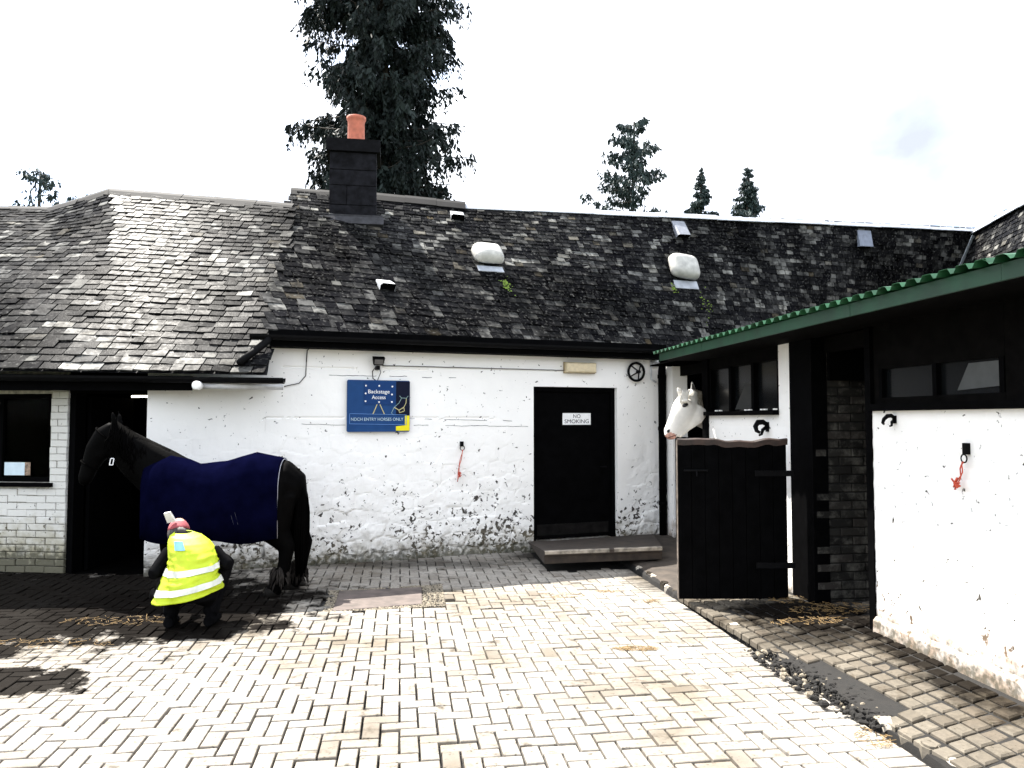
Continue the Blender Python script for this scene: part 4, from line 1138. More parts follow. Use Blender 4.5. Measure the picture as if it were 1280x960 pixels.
# doorway: frame, open door leaf, lintel, strip lamp
m_ = MB(); dl = LEFT.at(.0, 0); drt = MAIN.at(MS0, 0)
dd = (drt - dl); dd.z = 0; DW = dd.length; dd.normalize(); dn = Vector((dd.y, -dd.x, 0))
MD = Matrix((dd, Vector((0, 0, 1)), dn)).transposed().to_4x4(); MD.translation = dl
dtop = 1.93
m_.box((.003, -.02, -.2), (.07, dtop, -.03), MD); m_.box((DW - .07, -.02, -.2), (DW - .003, dtop, -.03), MD); m_.box((.003, dtop, -.22), (DW - .003, LEZ + .05, -.02), MD)
m_.build('door_frame', black_paint, lb)
m_ = MB(); m_.box((.08, .0, -1.0), (.12, dtop - .03, -.22), MD); m_.build('door', black_paint, lb)
lx = hit(181, 495.5, dl - dn * 1.2, dn)
sl = thing('strip_light', 'warm lit strip light glimpsed inside the dark tack room doorway', 'light', lx)
m_ = MB(); m_.tube([lx + dd * -.17, lx + dd * .15], .013, 8); m_.build('tube', tube_light, sl, True)
m_ = MB(); m_.box((-.2, .016, -.03), (.2, .06, .03), Matrix.Translation(lx) @ Matrix((dd, Vector((0, 0, 1)), dn)).transposed().to_4x4()); m_.build('batten', dark_wood, sl)

# ================================================================== RIGHT RANGE OF BOXES
rb = thing('loose_box_range', 'row of loose boxes under a green corrugated roof along the right side', 'building', RIGHT.at(-1, 0))
RZ0 = .02
def Ra(Yv): return (Yv - RIGHT.p.y) / RIGHT.d.y
LEDGE = 1.71
# near white wall
def disp_blk(X, Z):
    r = np.floor(Z / .075); fx = (X + (r % 2) * .1125) / .225; fx = fx - np.floor(fx); fz = Z / .075 - r
    gr = (np.minimum(fx, 1 - fx) * .225 < .006) | (np.minimum(fz, 1 - fz) * .075 < .006)
    h = np.array([pnoise(Vector((np.floor(x / .225 + (q % 2) * .5), q, 3))) for x, q in zip(X, r)])
    return np.where(gr, -.0022, 0) + h * .0015 + fbm2(X, Z, 3.0, 4, 3) * .004
whitewash_near = m_whitewash('whitewash_stained_foot', .6, dirt_top=.47, dirt=(.26, .165, .095))
nw = wall_mesh('wall', RIGHT, Ra(1.2), 0.0, RZ0, LEDGE, .024, [], disp_blk, whitewash_near, rb, .22)
fw_ = wall_mesh('wall', RIGHT, Ra(6.88), Ra(8.88), RZ0, 2.36, .03, [(Ra(7.12), Ra(8.82), 1.70, 2.36)], disp_blk, whitewash_block, rb, .2)
# white jamb by the corner
wall_mesh('wall', RIGHT, Ra(10.02), Ra(10.28), RZ0, 2.36, .03, [], disp_blk, whitewash_block, rb, .2)
# plinth of dirty render along the foot of the near wall
vs = []; fs = []; m_ = MB(); n_ = 60
for i in range(n_ + 1):
    a = Ra(1.2) + (0.0 - Ra(1.2)) * i / n_
    h = .20 + .012 * pnoise(Vector((a * 6, 3, 3)))
    vs += [RIGHT.at(a, .0, .035 + .006 * pnoise(Vector((a * 8, 1, 1)))), RIGHT.at(a, h - .03, .028 + .005 * pnoise(Vector((a * 8, 2, 1)))), RIGHT.at(a, h, .004)]
for i in range(n_):
    for k in range(2): fs.append((i*3+k, i*3+k+1, (i+1)*3+k+1, (i+1)*3+k))
m_.add(vs, fs); m_.build('plinth', whitewash_near, rb)
# timber upper part over the near wall, with window
def rbox(a0, a1, z0, z1, o0, o1, mat, name, par=rb):
    m = MB(); m.box((min(a0, a1), z0, o0), (max(a0, a1), z1, o1), RM); return m.build(name, mat, par)
# local frame: x along wall, y up, z out; keep it right-handed
RM = Matrix((RIGHT.d, Vector((0, 0, 1)), RIGHT.n)).transposed().to_4x4(); RM.translation = RIGHT.p
FTOP = 2.44
wa0, wa1 = RIGHT.px(1253, 470)[0], RIGHT.px(1165, 470)[0]
wz0, wz1 = RIGHT.px(1215, 492)[1], RIGHT.px(1215, 449)[1]
rbox(Ra(1.2), 0.0, LEDGE + .003, LEDGE + .05, -.2, .05, black_paint, 'ledge')
wa1b = RIGHT.px(1090, 470)[0] - .06
rbox(Ra(1.2), wa0, LEDGE + .05, FTOP, -.1, -.02, dark_wood, 'upper_board')
rbox(wa1b, 0.0, LEDGE + .05, FTOP, -.1, -.02, dark_wood, 'upper_board'); rbox(wa0, wa1b, LEDGE + .05, wz0, -.1, -.018, dark_wood, 'window_rail'); rbox(wa0, wa1b, wz1, FTOP, -.1, -.018, dark_wood, 'upper_board')
wf = rbox(wa0 + .002, wa0 + .04, wz0, wz1, -.08, -.012, black_paint, 'window')
rbox(wa1b - .04, wa1b - .002, wz0, wz1, -.08, -.012, black_paint, 'stile', wf); rbox((wa0 + wa1b)/2 - .02, (wa0 + wa1b)/2 + .02, wz0, wz1, -.075, -.014, black_paint, 'mullion', wf)
rbox(wa0 + .04, wa1b - .04, wz0, wz1, -.055, -.05, glass, 'pane', wf)
# pale board leaning behind the near pane's opening
bdm = plain('grey_board', (.055, .058, .058), .8, .2, 8, .1)
m_ = MB(); c = [RIGHT.px(1197, 488, -.04), RIGHT.px(1251, 482, -.04), RIGHT.px(1251, 450, -.04), RIGHT.px(1211, 454, -.04)]
m_.prism([(x, y) for x, y in c], -.046, -.038, RM); m_.build('blind', bdm, wf)
# posts
rbox(Ra(6.5), Ra(6.88), RZ0, FTOP, -.12, .02, black_paint, 'post'); rbox(-.0, .07, RZ0, FTOP, -.2, .012, black_paint, 'post'); rbox(Ra(8.80), Ra(8.97), RZ0, FTOP, -.12, .014, black_paint, 'post')
rbox(Ra(1.2), Ra(10.25), FTOP - .22, FTOP + .02, -.16, -.105, dark_wood, 'lintel')
# brick cheek seen through the doorway (runs into the building from the far jamb)
ck = Wall(RIGHT.at(Ra(6.5), 0, -.0)[:2], math.atan2(-RIGHT.n.y, -RIGHT.n.x)); 
if ck.n.y > 0: ck.n = -ck.n
mck = MB(); mck.box((0, 0, -.12), (2.0, 2.5, -.02), ck.M(0, 0)); cko = mck.build('brick_cheek', plain('dark_mortar', (.012, .011, .010), .95, .5, 20, .4), rb)
for r_ in range(33):
    z = .05 + r_ * .075; x = -(.1125 if r_ % 2 else 0)
    while x < 1.35:
        a, b = max(x, 0.0), x + .225
        if b - a > .04:
            m_ = MB(); m_.bev((a + .005, z + .005, -.06), (b - .005, z + .07, random.uniform(-.006, .002)), .005, ck.M(0, 0), random.random()); m_.build('brick', brick_dark, cko)
        x = b
# dark board hung at the top of the recess
m_ = MB(); m_.box((.12, 1.98, .01), (1.3, 2.42, .05), ck.M(0, 0)); m_.build('hanging_board', black_paint, rb)
# hay-net hook glint
# far window of three lights under the eave
a0, a1 = Ra(7.12), Ra(8.82); z0, z1 = 1.73, 2.22
wf2 = rbox(a0, a1, 1.69, 1.735, -.12, .06, black_paint, 'window')
rbox(a0, a1, z1, 2.40, -.12, -.01, dark_wood, 'head_board', wf2)
for k in range(4):
    c = a0 + .03 + (a1 - a0 - .06) * k / 3; rbox(c - .03, c + .03, z0 + .006, z1, -.09, -.012, black_paint, 'mullion', wf2)
for k in range(3):
    c0_ = a0 + .03 + (a1 - a0 - .06) * k / 3 + .03; c1_ = c0_ + (a1 - a0 - .06) / 3 - .06
    rbox(c0_, c1_, z0 + .006, z1, -.065, -.06, glass, 'pane', wf2)
m_ = MB(); c = [RIGHT.px(919, 512, -.055), RIGHT.px(946, 509, -.055), RIGHT.px(946, 478, -.055), RIGHT.px(932, 480, -.055)]
m_.prism(c, -.058, -.052, RM); m_.build('blind', plain('dim_board', (.02, .02, .018), .8, .2, 8, .1), wf2)
m_ = MB()
for (px, py) in ((895, 518), (900, 518), (932, 517), (937, 516.5), (952, 516), (956, 516), (968, 516)):
    a = RIGHT.px(px, py, .05); m_.box((a[0] - .02, 1.737, .03), (a[0] + .02, 1.75, .055), RM)
m_.build('flaking_paint', white_paint, wf2)
# closed half door of the white horse's box
m_ = MB(); m_.box((MAIN.px(846, 500, .05)[0], 0, .03), (9, 2.5, .05), MAIN.M(0, 0)); m_.build('shade_board', void_dark, rb)  # added black board that makes the stall read dark beyond the white jamb
rbox(Ra(8.97), Ra(10.0), .10, 1.42, -.07, -.02, black_paint, 'half_door')
for z in (.55, 1.18): rbox(Ra(8.9), Ra(9.6), z, z + .05, -.02, -.008, black_metal, 'strap_hinge')
# open half door, swung out to face the camera
hp0 = gz(849, 748, .09); hp1 = gz(986, 748, .09); hz = CAMH + (524 - 549) * hp0.y / FPX
hd = (hp1 - hp0).normalized(); HW = (hp1 - hp0).length; hn = Vector((hd.y, -hd.x, 0))
HM = Matrix((hd, Vector((0, 0, 1)), hn)).transposed().to_4x4(); HM.translation = Vector((hp0.x, hp0.y, 0))
hz0 = .085
m_ = MB()
nP = 8
m_.box((.002, hz0, -.045), (HW - .002, hz - .03, -.022), HM); hdoor = m_.build('open_half_door', black_paint, rb)
for k in range(nP):
    m_ = MB(); m_.bev((HW * k / nP + .0015, hz0, -.021), (HW * (k+1) / nP - .0015, hz - .03 , random.uniform(-.001, .001)), .003, HM); m_.build('plank', black_paint, hdoor)
m_ = MB(); vs = []; fs = []; nn = 30
for i in range(nn + 1):
    u = i / nn; sag = -.024 * math.exp(-((u - .58) / .2) ** 2) + .012 * pnoise(Vector((u * 8, 1, 2))) - (.0 if u < .85 else 0)
    top_ = hz + .01 + sag; x = u * (HW + .01)
    vs += [HM @ Vector((x, top_ - .06 + .01 * pnoise(Vector((u * 13, 4, 2))), .004)), HM @ Vector((x, top_ - .012, .009)), HM @ Vector((x, top_, -.01)), HM @ Vector((x, top_ - .002, -.05)), HM @ Vector((x, top_ - .06, -.052))]
for i in range(nn):
    for k in range(4): fs.append((i*5+k, (i+1)*5+k, (i+1)*5+k+1, i*5+k+1))
fs += [(0, 1, 2, 3, 4), tuple(nn*5 + k for k in (4, 3, 2, 1, 0))]
m_.add(vs, fs); m_.build('worn_top_rail', leather, hdoor)
for zz in (.35, 1.15): m_ = MB(); m_.box((HW - .28, zz, .003), (HW + .06, zz + .05, .009), HM); m_.build('strap_hinge', black_metal, hdoor)
m_ = MB(); m_.tube([HM @ Vector((.05, 1.2, .012)), HM @ Vector((.26, 1.2, .012))], .010, 8); m_.tube([HM @ Vector((.16, 1.2, .012)), HM @ Vector((.16, 1.15, .035))], .008, 8); m_.build('bolt', black_metal, hdoor)
m_ = MB(); m_.box((-.006, hz0, -.045), (-.001, hz - .01, .0), HM); m_.build('worn_edge', plain('bare_edge', (.10, .08, .065), .8, .6, 20, .2), hdoor)
# hooks
def hook(wall, px, py, s, label, off=.0, flip=1):
    a = wall.px(px, py, off); t = thing('bridle_hook', label, 'hook', wall.at(a[0], a[1], off)); M_ = wall.M(a[0], a[1], off)
    m = MB(); m.box((-.035 * s, -.06 * s, 0), (.035 * s, .05 * s, .012), M_); m.build('back_plate', black_metal, t)
    m = MB(); m.tube([M_ @ (Vector((flip * x, y, z)) * s) for x, y, z in ((0, .02, .01), (0, .05, .06), (.0, .045, .12), (.02, .0, .16), (.05, -.05, .16), (.07, -.07, .13))], [.024*s, .03*s, .032*s, .028*s, .022*s, .016*s], 8); m.build('prong', black_metal, t, True)
    m = MB(); m.tube([M_ @ (Vector((flip * x, y, z)) * s) for x, y, z in ((0, -.0, .01), (-.01, -.04, .06), (-.02, -.09, .07), (-.015, -.10, .1))], [.02*s, .02*s, .016*s, .012*s], 8); m.build('lower_prong', black_metal, t, True)
hook(RIGHT, 1119, 524, .50, 'black iron bridle hook high on the near white wall at right', .0, 1)
hook(RIGHT, 960, 533, .85, 'black iron bridle hook on the white wall just above the open half door', 0, -1)
tie(RIGHT, 1207, 568, 1197, 612, 'tie_ring', 'black tie plate with red twine hanging on the near white wall at right', .02, .9, (.035, .07))
# roof: fascia, corrugated sheets, soffit, interior
OV = .52
FZ0, FZ1 = 2.335, 2.42
FA, FB = Ra(1.2), Ra(9.0)
nseg = 6
for k in range(nseg):
    a = FA + (FB - FA) * k / nseg; b = FA + (FB - FA) * (k + 1) / nseg
    m_ = MB(); m_.box((a + .0015, FZ0, OV - .02), (b - .0015, FZ1 - .0, OV + .001 * (k % 2)), RM); m_.build('fascia', green_edge, rb)
nsheet = 9; RD = 4.2; slope = math.tan(R(5))
for s_ in range(nsheet):
    a = FA + (FB + .05 - FA) * s_ / nsheet; b = FA + (FB + .05 - FA) * (s_ + 1) / nsheet + .04
    m_ = MB(); vs = []; fs = []; npt = int((b - a) / .022)
    for i in range(npt + 1):
        x = a + (b - a) * i / npt; ph = (x / .135) % 1.0
        h = .032 * max(0, min(1, (abs(ph - .5) * -1 + .36) / .10))
        for d in (OV + .055, OV - .3, -1.2, -RD):
            zz = FZ1 + .004 + h + (OV - d) * slope + .003 * (s_ % 2)
            vs += [RM @ Vector((x, zz, d))]
        vs.append(RM @ Vector((x, FZ1 + .004 + h - .006 + .003 * (s_ % 2), OV + .055)))
    for i in range(npt):
        for k in range(3): fs.append((i*5+k, i*5+k+1, (i+1)*5+k+1, (i+1)*5+k))
        fs.append((i*5+4, i*5, (i+1)*5, (i+1)*5+4))
    m_.add(vs, fs); m_.build('corrugated_sheet', green_metal, rb)
m_ = MB()
# soffit boards and inner lining under the sheets
m_.box((FA, FZ0 + .01, -.02), (FB + .05, FZ0 + .035, OV - .022), RM); m_.build('soffit', dark_wood, rb)
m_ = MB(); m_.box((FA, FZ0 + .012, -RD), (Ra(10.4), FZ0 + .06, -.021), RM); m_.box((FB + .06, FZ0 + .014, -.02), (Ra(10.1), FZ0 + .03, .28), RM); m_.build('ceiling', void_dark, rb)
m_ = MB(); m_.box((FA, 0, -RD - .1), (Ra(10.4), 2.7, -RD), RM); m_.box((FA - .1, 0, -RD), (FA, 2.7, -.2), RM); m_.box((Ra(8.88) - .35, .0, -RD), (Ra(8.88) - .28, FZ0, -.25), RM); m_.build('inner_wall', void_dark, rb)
m_ = MB(); m_.box((FA, .0, -RD), (Ra(10.1), .03, -.25), RM); m_.build('box_floor', soil, rb)
# upper slate roof of the range behind
ub = thing('rear_range', 'slate roofed range rising behind the green corrugated roof at far right', 'building', (8.8, 12, 0))
dR = (gz(1281, 254, 5.38) - RE).normalized(); Rn = RE + dR * 6
e0 = E1 + Vector((0, 0, .0)); e1 = E1 + dR * 6 * 1.0
up = Patch([e1, e0], [Rn, RE])
up = Patch([e0, e1], [RE, Rn])
m_ = MB(); under(up, m_); uroof = m_.build('roof', lead_dark, ub)
slate_roof(up, 28, uroof, n_single=200)
ridge_piece(RE, Rn, .09, lead, 'ridge_sheet', uroof, 6)
m_ = MB(); bkv = Vector((3.5, 1.0, -2.7))
m_.add([RE - Vector((0, 0, .01)), Rn - Vector((0, 0, .01)), Rn + bkv, RE + bkv], [(0, 1, 2, 3)])
m_.add([Vector((e0.x, e0.y, 0)), Vector((e1.x, e1.y, 0)), e1 - Vector((0, 0, .03)), e0 - Vector((0, 0, .03))], [(0, 1, 2, 3)])
m_.add([Vector((e1.x, e1.y, 0)), Vector((Rn.x + 3.5, Rn.y + 1, 0)), Rn + bkv, Rn, e1], [(0, 1, 2, 3, 4)])
m_.build('wall', whitewash_block, ub)

# ================================================================== ANIMALS
def horse(name, label, M, sc, mat, trunk, necksec, headsec, legs, extra, voxel=.016):
    t = thing(name, label, 'horse', M.translation)
    sh = [loft(trunk), loft(necksec), loft(headsec)] + [loft(l, 12) for l in legs] + extra
    me = fuse('body', sh, voxel, 5, M); me.materials.append(mat)
    return t, obj('body', me, t)
def m_coat(name, col, rough=.6, var=.4, spec=.3):
    return plain(name, col, rough, var, 7, .25, spec=spec)
coat_black = m_coat('black_coat', (.0011, .001, .001), spec=.02); hair_black = m_coat('black_hair', (.0009, .0008, .0008), .8, spec=.01)
feather_mat = m_coat('grey_feather', (.022, .019, .017), .85, .6, .05)
hoof_mat = plain('hoof', (.008, .007, .006), .7, .3, 20, .1, spec=.1)
# black cob, local x forward
HX, HY = -2.65, 7.32
HB = Matrix.Translation((HX, HY, 0)) @ Matrix.Rotation(R(180 + 3), 4, 'Z')
trunk = [((-.60, 0, .93), .20, .15), ((-.50, 0, .96), .29, .25), ((-.2, 0, .945), .36, .30), ((.08, 0, .885), .335, .32), ((.34, 0, .86), .335, .315), ((.6, 0, .93), .36, .26), ((.76, 0, .93), .25, .19)]
neck = [((.50, 0, 1.03), .24, .17), ((.72, 0, 1.14), .25, .15), ((.95, 0, 1.28), .21, .12), ((1.15, 0, 1.42), .16, .095), ((1.27, 0, 1.50), .12, .085)]
head = [((1.21, 0, 1.56), .085, .075), ((1.31, 0, 1.48), .12, .085), ((1.40, 0, 1.35), .115, .075), ((1.48, 0, 1.20), .08, .06), ((1.52, 0, 1.10), .07, .06), ((1.54, 0, 1.04), .05, .045)]
def hind(y, dx): return [((-.38 + dx * .3, y, .92), .23, .12), ((-.39 + dx * .6, y, .72), .20, .12), ((-.44 + dx, y, .56), .13, .09), ((-.53 + dx, y, .44), .082, .065), ((-.51 + dx, y, .30), .062, .055), ((-.48 + dx, y, .15), .066, .06), ((-.42 + dx, y, .06), .072, .066), ((-.40 + dx, y, .015), .078, .072)]
def fore(y, dx): return [((.56, y, .85), .17, .09), ((.57 + dx * .3, y, .62), .09, .07), ((.57 + dx * .6, y, .42), .058, .052), ((.56 + dx, y, .25), .042, .04), ((.57 + dx, y, .13), .05, .046), ((.60 + dx, y, .06), .055, .05), ((.61 + dx, y, .015), .062, .056)]
extra = []
for s in (-1, 1):
    tk = lambda x: .7 + (x - .7) * .85
    extra.append(loft([((tk(1.19), s * .05, 1.60), .035, .02), ((tk(1.20), s * .06, 1.67), .03, .016), ((tk(1.22), s * .065, 1.73), .006, .005)], 8))
    extra.append(loft([((tk(1.27), s * .02, 1.40), .09, .05), ((tk(1.38), s * .03, 1.30), .07, .045)], 10))
def tuck(x): return x if x < .7 else .7 + (x - .7) * .85
neck_b = [((tuck(c[0]), c[1], c[2]), a_, b_) for c, a_, b_ in neck]; head_b = [((tuck(c[0]), c[1], c[2]), a_, b_) for c, a_, b_ in head]
bh_, bbody = horse('black_horse', 'black cob in a navy rug standing with its head in the dark doorway', HB, 1, coat_black, trunk, neck_b, head_b,
    [hind(.15, .0), hind(-.15, -.10), fore(.13, .02), fore(-.13, -.06)], extra)
# mane, forelock, tail and feather as separate hair
def strands(fn, n, nm, mat, par, segs=6, w=.012):
    m = MB()
    for i in range(n):
        pts = fn(i, i / max(1, n - 1)); rs = [w * (1 - .75 * k / (len(pts) - 1)) for k in range(len(pts))]
        m.tube(pts, rs, 4)
    return m.build(nm, mat, par, True)
def tailf(i, f):
    a = random.uniform(-1, 1); b = random.uniform(-1, 1); lf = random.uniform(.86, 1.02); pts = []
    for k in range(8):
        v = k / 7; pts.append(HB @ Vector((-.585 - .07 * math.sin(min(1, v * 2.4) * 1.5) - .045 * b * math.sin(v * 2.4) + .03 * v, a * (.03 + .09 * math.sin(v * 2.6)), 1.17 - v * lf)))
    return pts
strands(tailf, 230, 'tail', hair_black, bh_, w=.018)
def manef(i, f):
    p = Vector((tuck(.62 + .60 * f), .0, 1.33 + .30 * f - .03 * math.sin(f * 3))); l = random.uniform(.22, .36); s = random.choice((1, 1, 1, -.2))
    return [HB @ (p + Vector((random.uniform(-.03, .03) * k, s * (.03 + .09 * math.sin(min(k, 1.4))), .03 - l * k * .45))) for k in (0, .5, 1, 1.6, 2.2)]
strands(manef, 90, 'mane', hair_black, bh_, w=.014)
for (x, y) in ((-.47, .15), (-.57, -.15), (.58, .13), (.50, -.13)):
    fm = MB(); fm2 = MB()
    for i in range(60):
        a = random.random() * 6.28; r = .055; p = Vector((x + math.cos(a) * r * .9, y + math.sin(a) * r, random.uniform(.14, .27)))
        q = p + Vector((math.cos(a) * .05, math.sin(a) * .05, -random.uniform(.08, .13)))
        fm.tube([HB @ p, HB @ (p.lerp(q, .5) + Vector((math.cos(a) * .012, math.sin(a) * .012, 0))), HB @ q], [.012, .009, .002], 4)
    fm2.lathe([(.078, 0.0), (.07, .05), (.058, .075)], HB @ Matrix.Translation((x + .07, y, 0.0)), 14)
    fm.build('feather', feather_mat, bh_, True); fm2.build('hoof', hoof_mat, bh_, True)
# rug: shell over the trunk
rug_mat = m_coat('navy_rug', (.0013, .0015, .0088), .9, .3, .0)
pipe_mat = flat('grey_piping', (.40, .40, .44))
rs = [(-.46, .98, .285, .255), (-.38, .965, .318, .285), (-.2, .95, .376, .325), (.08, .89, .350, .345), (.34, .865, .350, .34), (.58, .93, .378, .30), (.70, .95, .33, .25), (.80, 1.0, .25, .19)]
m_ = MB(); vs = []; fs = []; na = 26
def rp_(row, k):
    x, zc, hh, hw = row; a = k / na; t = (a - .5) * 2                      # -1 .. 1 from hem to hem
    th = t * math.pi / 2 * 1.12
    if abs(th) <= math.pi / 2: y = math.sin(th) * hw; z = zc + math.cos(th) * hh
    else: y = math.copysign(hw, th) ; z = zc
    if abs(t) > .85:
        e = (abs(t) - .85) / .15; y = math.copysign(hw * (1.0 - .03 * e), t); zs = zc + math.cos(.85 * math.pi / 2 * 1.12) * hh
        hem = .53 + (.02 * math.sin(x * 9)); z = zs + (hem - zs) * e
    y *= 1 + .012 * math.sin(x * 25 + z * 8) * (1 if abs(t) > .5 else 0)
    return HB @ Vector((x, y, z + .006 * pnoise(Vector((x * 5, y * 5, z * 5)))))
rows = []
ext = []
for i in range(len(rs) - 1):
    for q in range(4): f = q / 4; ext.append(tuple(a + (b - a) * f for a, b in zip(rs[i], rs[i+1])))
ext.append(rs[-1])
for row in ext: vs += [rp_(row, k) for k in range(na + 1)]
for i in range(len(ext) - 1):
    for k in range(na): fs.append((i*(na+1)+k, i*(na+1)+k+1, (i+1)*(na+1)+k+1, (i+1)*(na+1)+k))
m_.add(vs, fs); rug = m_.build('rug', rug_mat, bh_, True)
sd = rug.modifiers.new('thick', 'SOLIDIFY'); sd.thickness = .012; sd.offset = -1
m_ = MB(); m_.tube([rp_(ext[0], k) for k in range(na + 1)], .006, 6); m_.build('rug_piping', pipe_mat, rug, True)
for dx in (.0, .04):
    m_ = MB(); p = [HB @ Vector((-.1 + dx - .03 * f, -0 + .335, .80 - .11 * f)) for f in (0, 1)]; m_.tube(p, .004, 5); m_.build('rug_strap', plain('strap_grey', (.05, .05, .07), .6, .2, 20, 0), rug)
# head collar with a bright buckle
m_ = MB()
def collar(c, hh, hw, tl):
    return [HB @ (Vector(c) + Vector((math.cos(a) * hh * tl[0], math.sin(a) * hw, math.cos(a) * hh * tl[1]))) for a in np.linspace(0, 2*math.pi, 19)]
m_.tube(collar((tuck(1.475), 0, 1.215), .092, .070, (.88, .47)), .008, 6, cap=False); m_.tube(collar((tuck(1.29), 0, 1.49), .13, .092, (.8, .6)), .008, 6, cap=False)
hc = m_.build('head_collar', hair_black, bh_, True)
b0 = atY(141.5, 577, 7.12)
m_ = MB(); 
for p, q in (((-.018, -.03), (.012, -.03)), ((.012, -.03), (.022, .03)), ((.022, .03), (-.008, .03)), ((-.008, .03), (-.018, -.03))): m_.tube([b0 + Vector((p[0], -.03, p[1])), b0 + Vector((q[0], -.03, q[1]))], .0045, 5)
m_.build('buckle', plain('bright_metal', (.8, .8, .8), .35, .1, 20, 0), hc)

# ---- white horse
coat_white = m_coat('white_coat', (.78, .74, .67), .7, .12, .2)
pink = plain('pink_muzzle', (.48, .26, .20), .7, .5, 26, .2)
HOFF = -.34
def Pw(px, py, y): return atY(px, py, y + HOFF)
WH = Matrix()
poll = Pw(866, 494, 9.30); eye = Pw(856, 507, 9.12)
hs = [(Pw(867, 492, 9.32), .075, .07), (Pw(861, 500, 9.27), .125, .098), (Pw(857, 509, 9.22), .148, .098), (Pw(854, 517, 9.18), .152, .088), (Pw(849, 525.5, 9.13), .130, .070), (Pw(843, 534, 9.09), .105, .060), (Pw(838.5, 541.5, 9.07), .088, .058), (Pw(837, 547, 9.06), .058, .048)]
ns_ = [(Vector((3.0, 9.62, 1.42)), .34, .22), (Vector((2.72, 9.58, 1.58)), .28, .17), (Vector((2.48, 9.50, 1.72)), .22, .13), (Vector((2.24, 9.30, 1.80)), .20, .115), (Pw(875, 505, 9.42), .13, .09), (Pw(869, 496, 9.36), .085, .07)]
k_ = 1.18
TW = lambda secs: [(Vector((3.55 - c[0] * k_, 9.62 + c[1] * k_, c[2] * k_ + .03)), hh * k_, hw * k_) for c, hh, hw in secs]
sh = [loft(TW(trunk)), loft(ns_), loft(hs, 18)] + [loft(TW(l), 12) for l in (hind(.15, 0), hind(-.15, -.1), fore(.13, .02), fore(-.13, -.06))]
jaw = loft([(Pw(874, 510, 9.24), .12, .06), (Pw(869, 521, 9.19), .105, .06), (Pw(858, 533, 9.14), .06, .045), (Pw(848, 544, 9.08), .04, .04)], 12)
sh.append(jaw)
for (a, b) in ((((850.5, 491), (847, 484.5)), 9.20), (((867, 491), (865, 477)), 9.34)):
    (p0, p1), yy = a, b
    sh.append(loft([(Pw(p0[0] + .6, p0[1] + 5, yy), .028, .028), (Pw(*p0, yy), .033, .028), (Pw(p0[0] * .55 + p1[0] * .45, p0[1] * .55 + p1[1] * .45, yy - .01), .030, .023), (Pw(*p1, yy - .01), .010, .009)], 10))
sh.append(loft([(Pw(853, 501, 9.115), .02, .03), (Pw(858, 500.5, 9.11), .022, .03), (Pw(863, 503, 9.16), .02, .02)], 8))
me = fuse('body', sh, .011, 3); me.materials.append(coat_white); me.materials.append(pink)
muz = Pw(838, 548, 9.05)
nv_ = len(me.polygons); mi = np.zeros(nv_, dtype=np.int32); cen = np.zeros(nv_ * 3); me.polygons.foreach_get('center', cen); cen = cen.reshape(-1, 3)
lip = np.array(muz); dist = np.linalg.norm((cen - lip) * np.array([1, .6, 1]), axis=1)
mi[dist < .070] = 1; me.polygons.foreach_set('material_index', mi)
wh = thing('white_horse', 'white horse looking out over a half door in the corner', 'horse', (3.2, 9.62, 0))
obj('body', me, wh)
def addeye(px, py, y, r, nm, mat, sx=1.0, rot=0):
    p = Pw(px, py, y); v, f = ball((0, 0, 0), (r * sx, r * .6, r)); m = MB()
    Mr = Matrix.Translation(p) @ Matrix.Rotation(rot, 4, 'Y'); m.add([Mr @ q for q in v], f); return m.build(nm, mat, wh, True)
dark_eye = plain('dark_eye', (.008, .006, .006), .15, .1, 20, 0)
addeye(856.5, 506.3, 9.112, .022, 'eye', dark_eye, 1.7, R(-22)); addeye(835.5, 538.8, 9.018, .022, 'nostril', dark_eye, .75, R(15))
v_, f_ = loft([(Pw(867.6, 492, 9.30), .018, .012), (Pw(866.8, 487, 9.295), .022, .012), (Pw(865.4, 480, 9.30), .006, .006)], 8)
m_ = MB(); m_.add(v_, f_); m_.build('ear_hollow', plain('ear_shadow_hair', (.06, .05, .045), .9, .4, 30, 0), wh, True)
m_ = MB(); mw_ = flat('mouth_line', (.06, .025, .02)); m_.tube([Pw(834.5, 547.3, 8.995), Pw(840, 545.6, 8.985), Pw(846, 543.5, 8.99)], .005, 5); m_.build('mouth', mw_, wh, True)
hair_white = m_coat('grey_mane', (.36, .31, .24), .8, .5)
def fl_(i, f):
    p = Pw(857 + random.uniform(-3.5, 4.5), 489.5 + random.uniform(-1, 1.5), 9.17); return [p + Vector((-.010 * k + random.uniform(-.012, .012), -.012 - .010 * k, .012 - .028 * k)) for k in range(6)]
strands(fl_, 40, 'forelock', coat_white, wh, w=.008)
def mn_(i, f):
    p = poll.lerp(Vector((2.75, 9.52, 1.83)), f) + Vector((.02, -.03, .06)); return [p + Vector((.012 * k + random.uniform(-.01, .01), -.02 * k ** .7, -.05 * k)) for k in range(6)]
strands(mn_, 50, 'mane', hair_white, wh, w=.012)

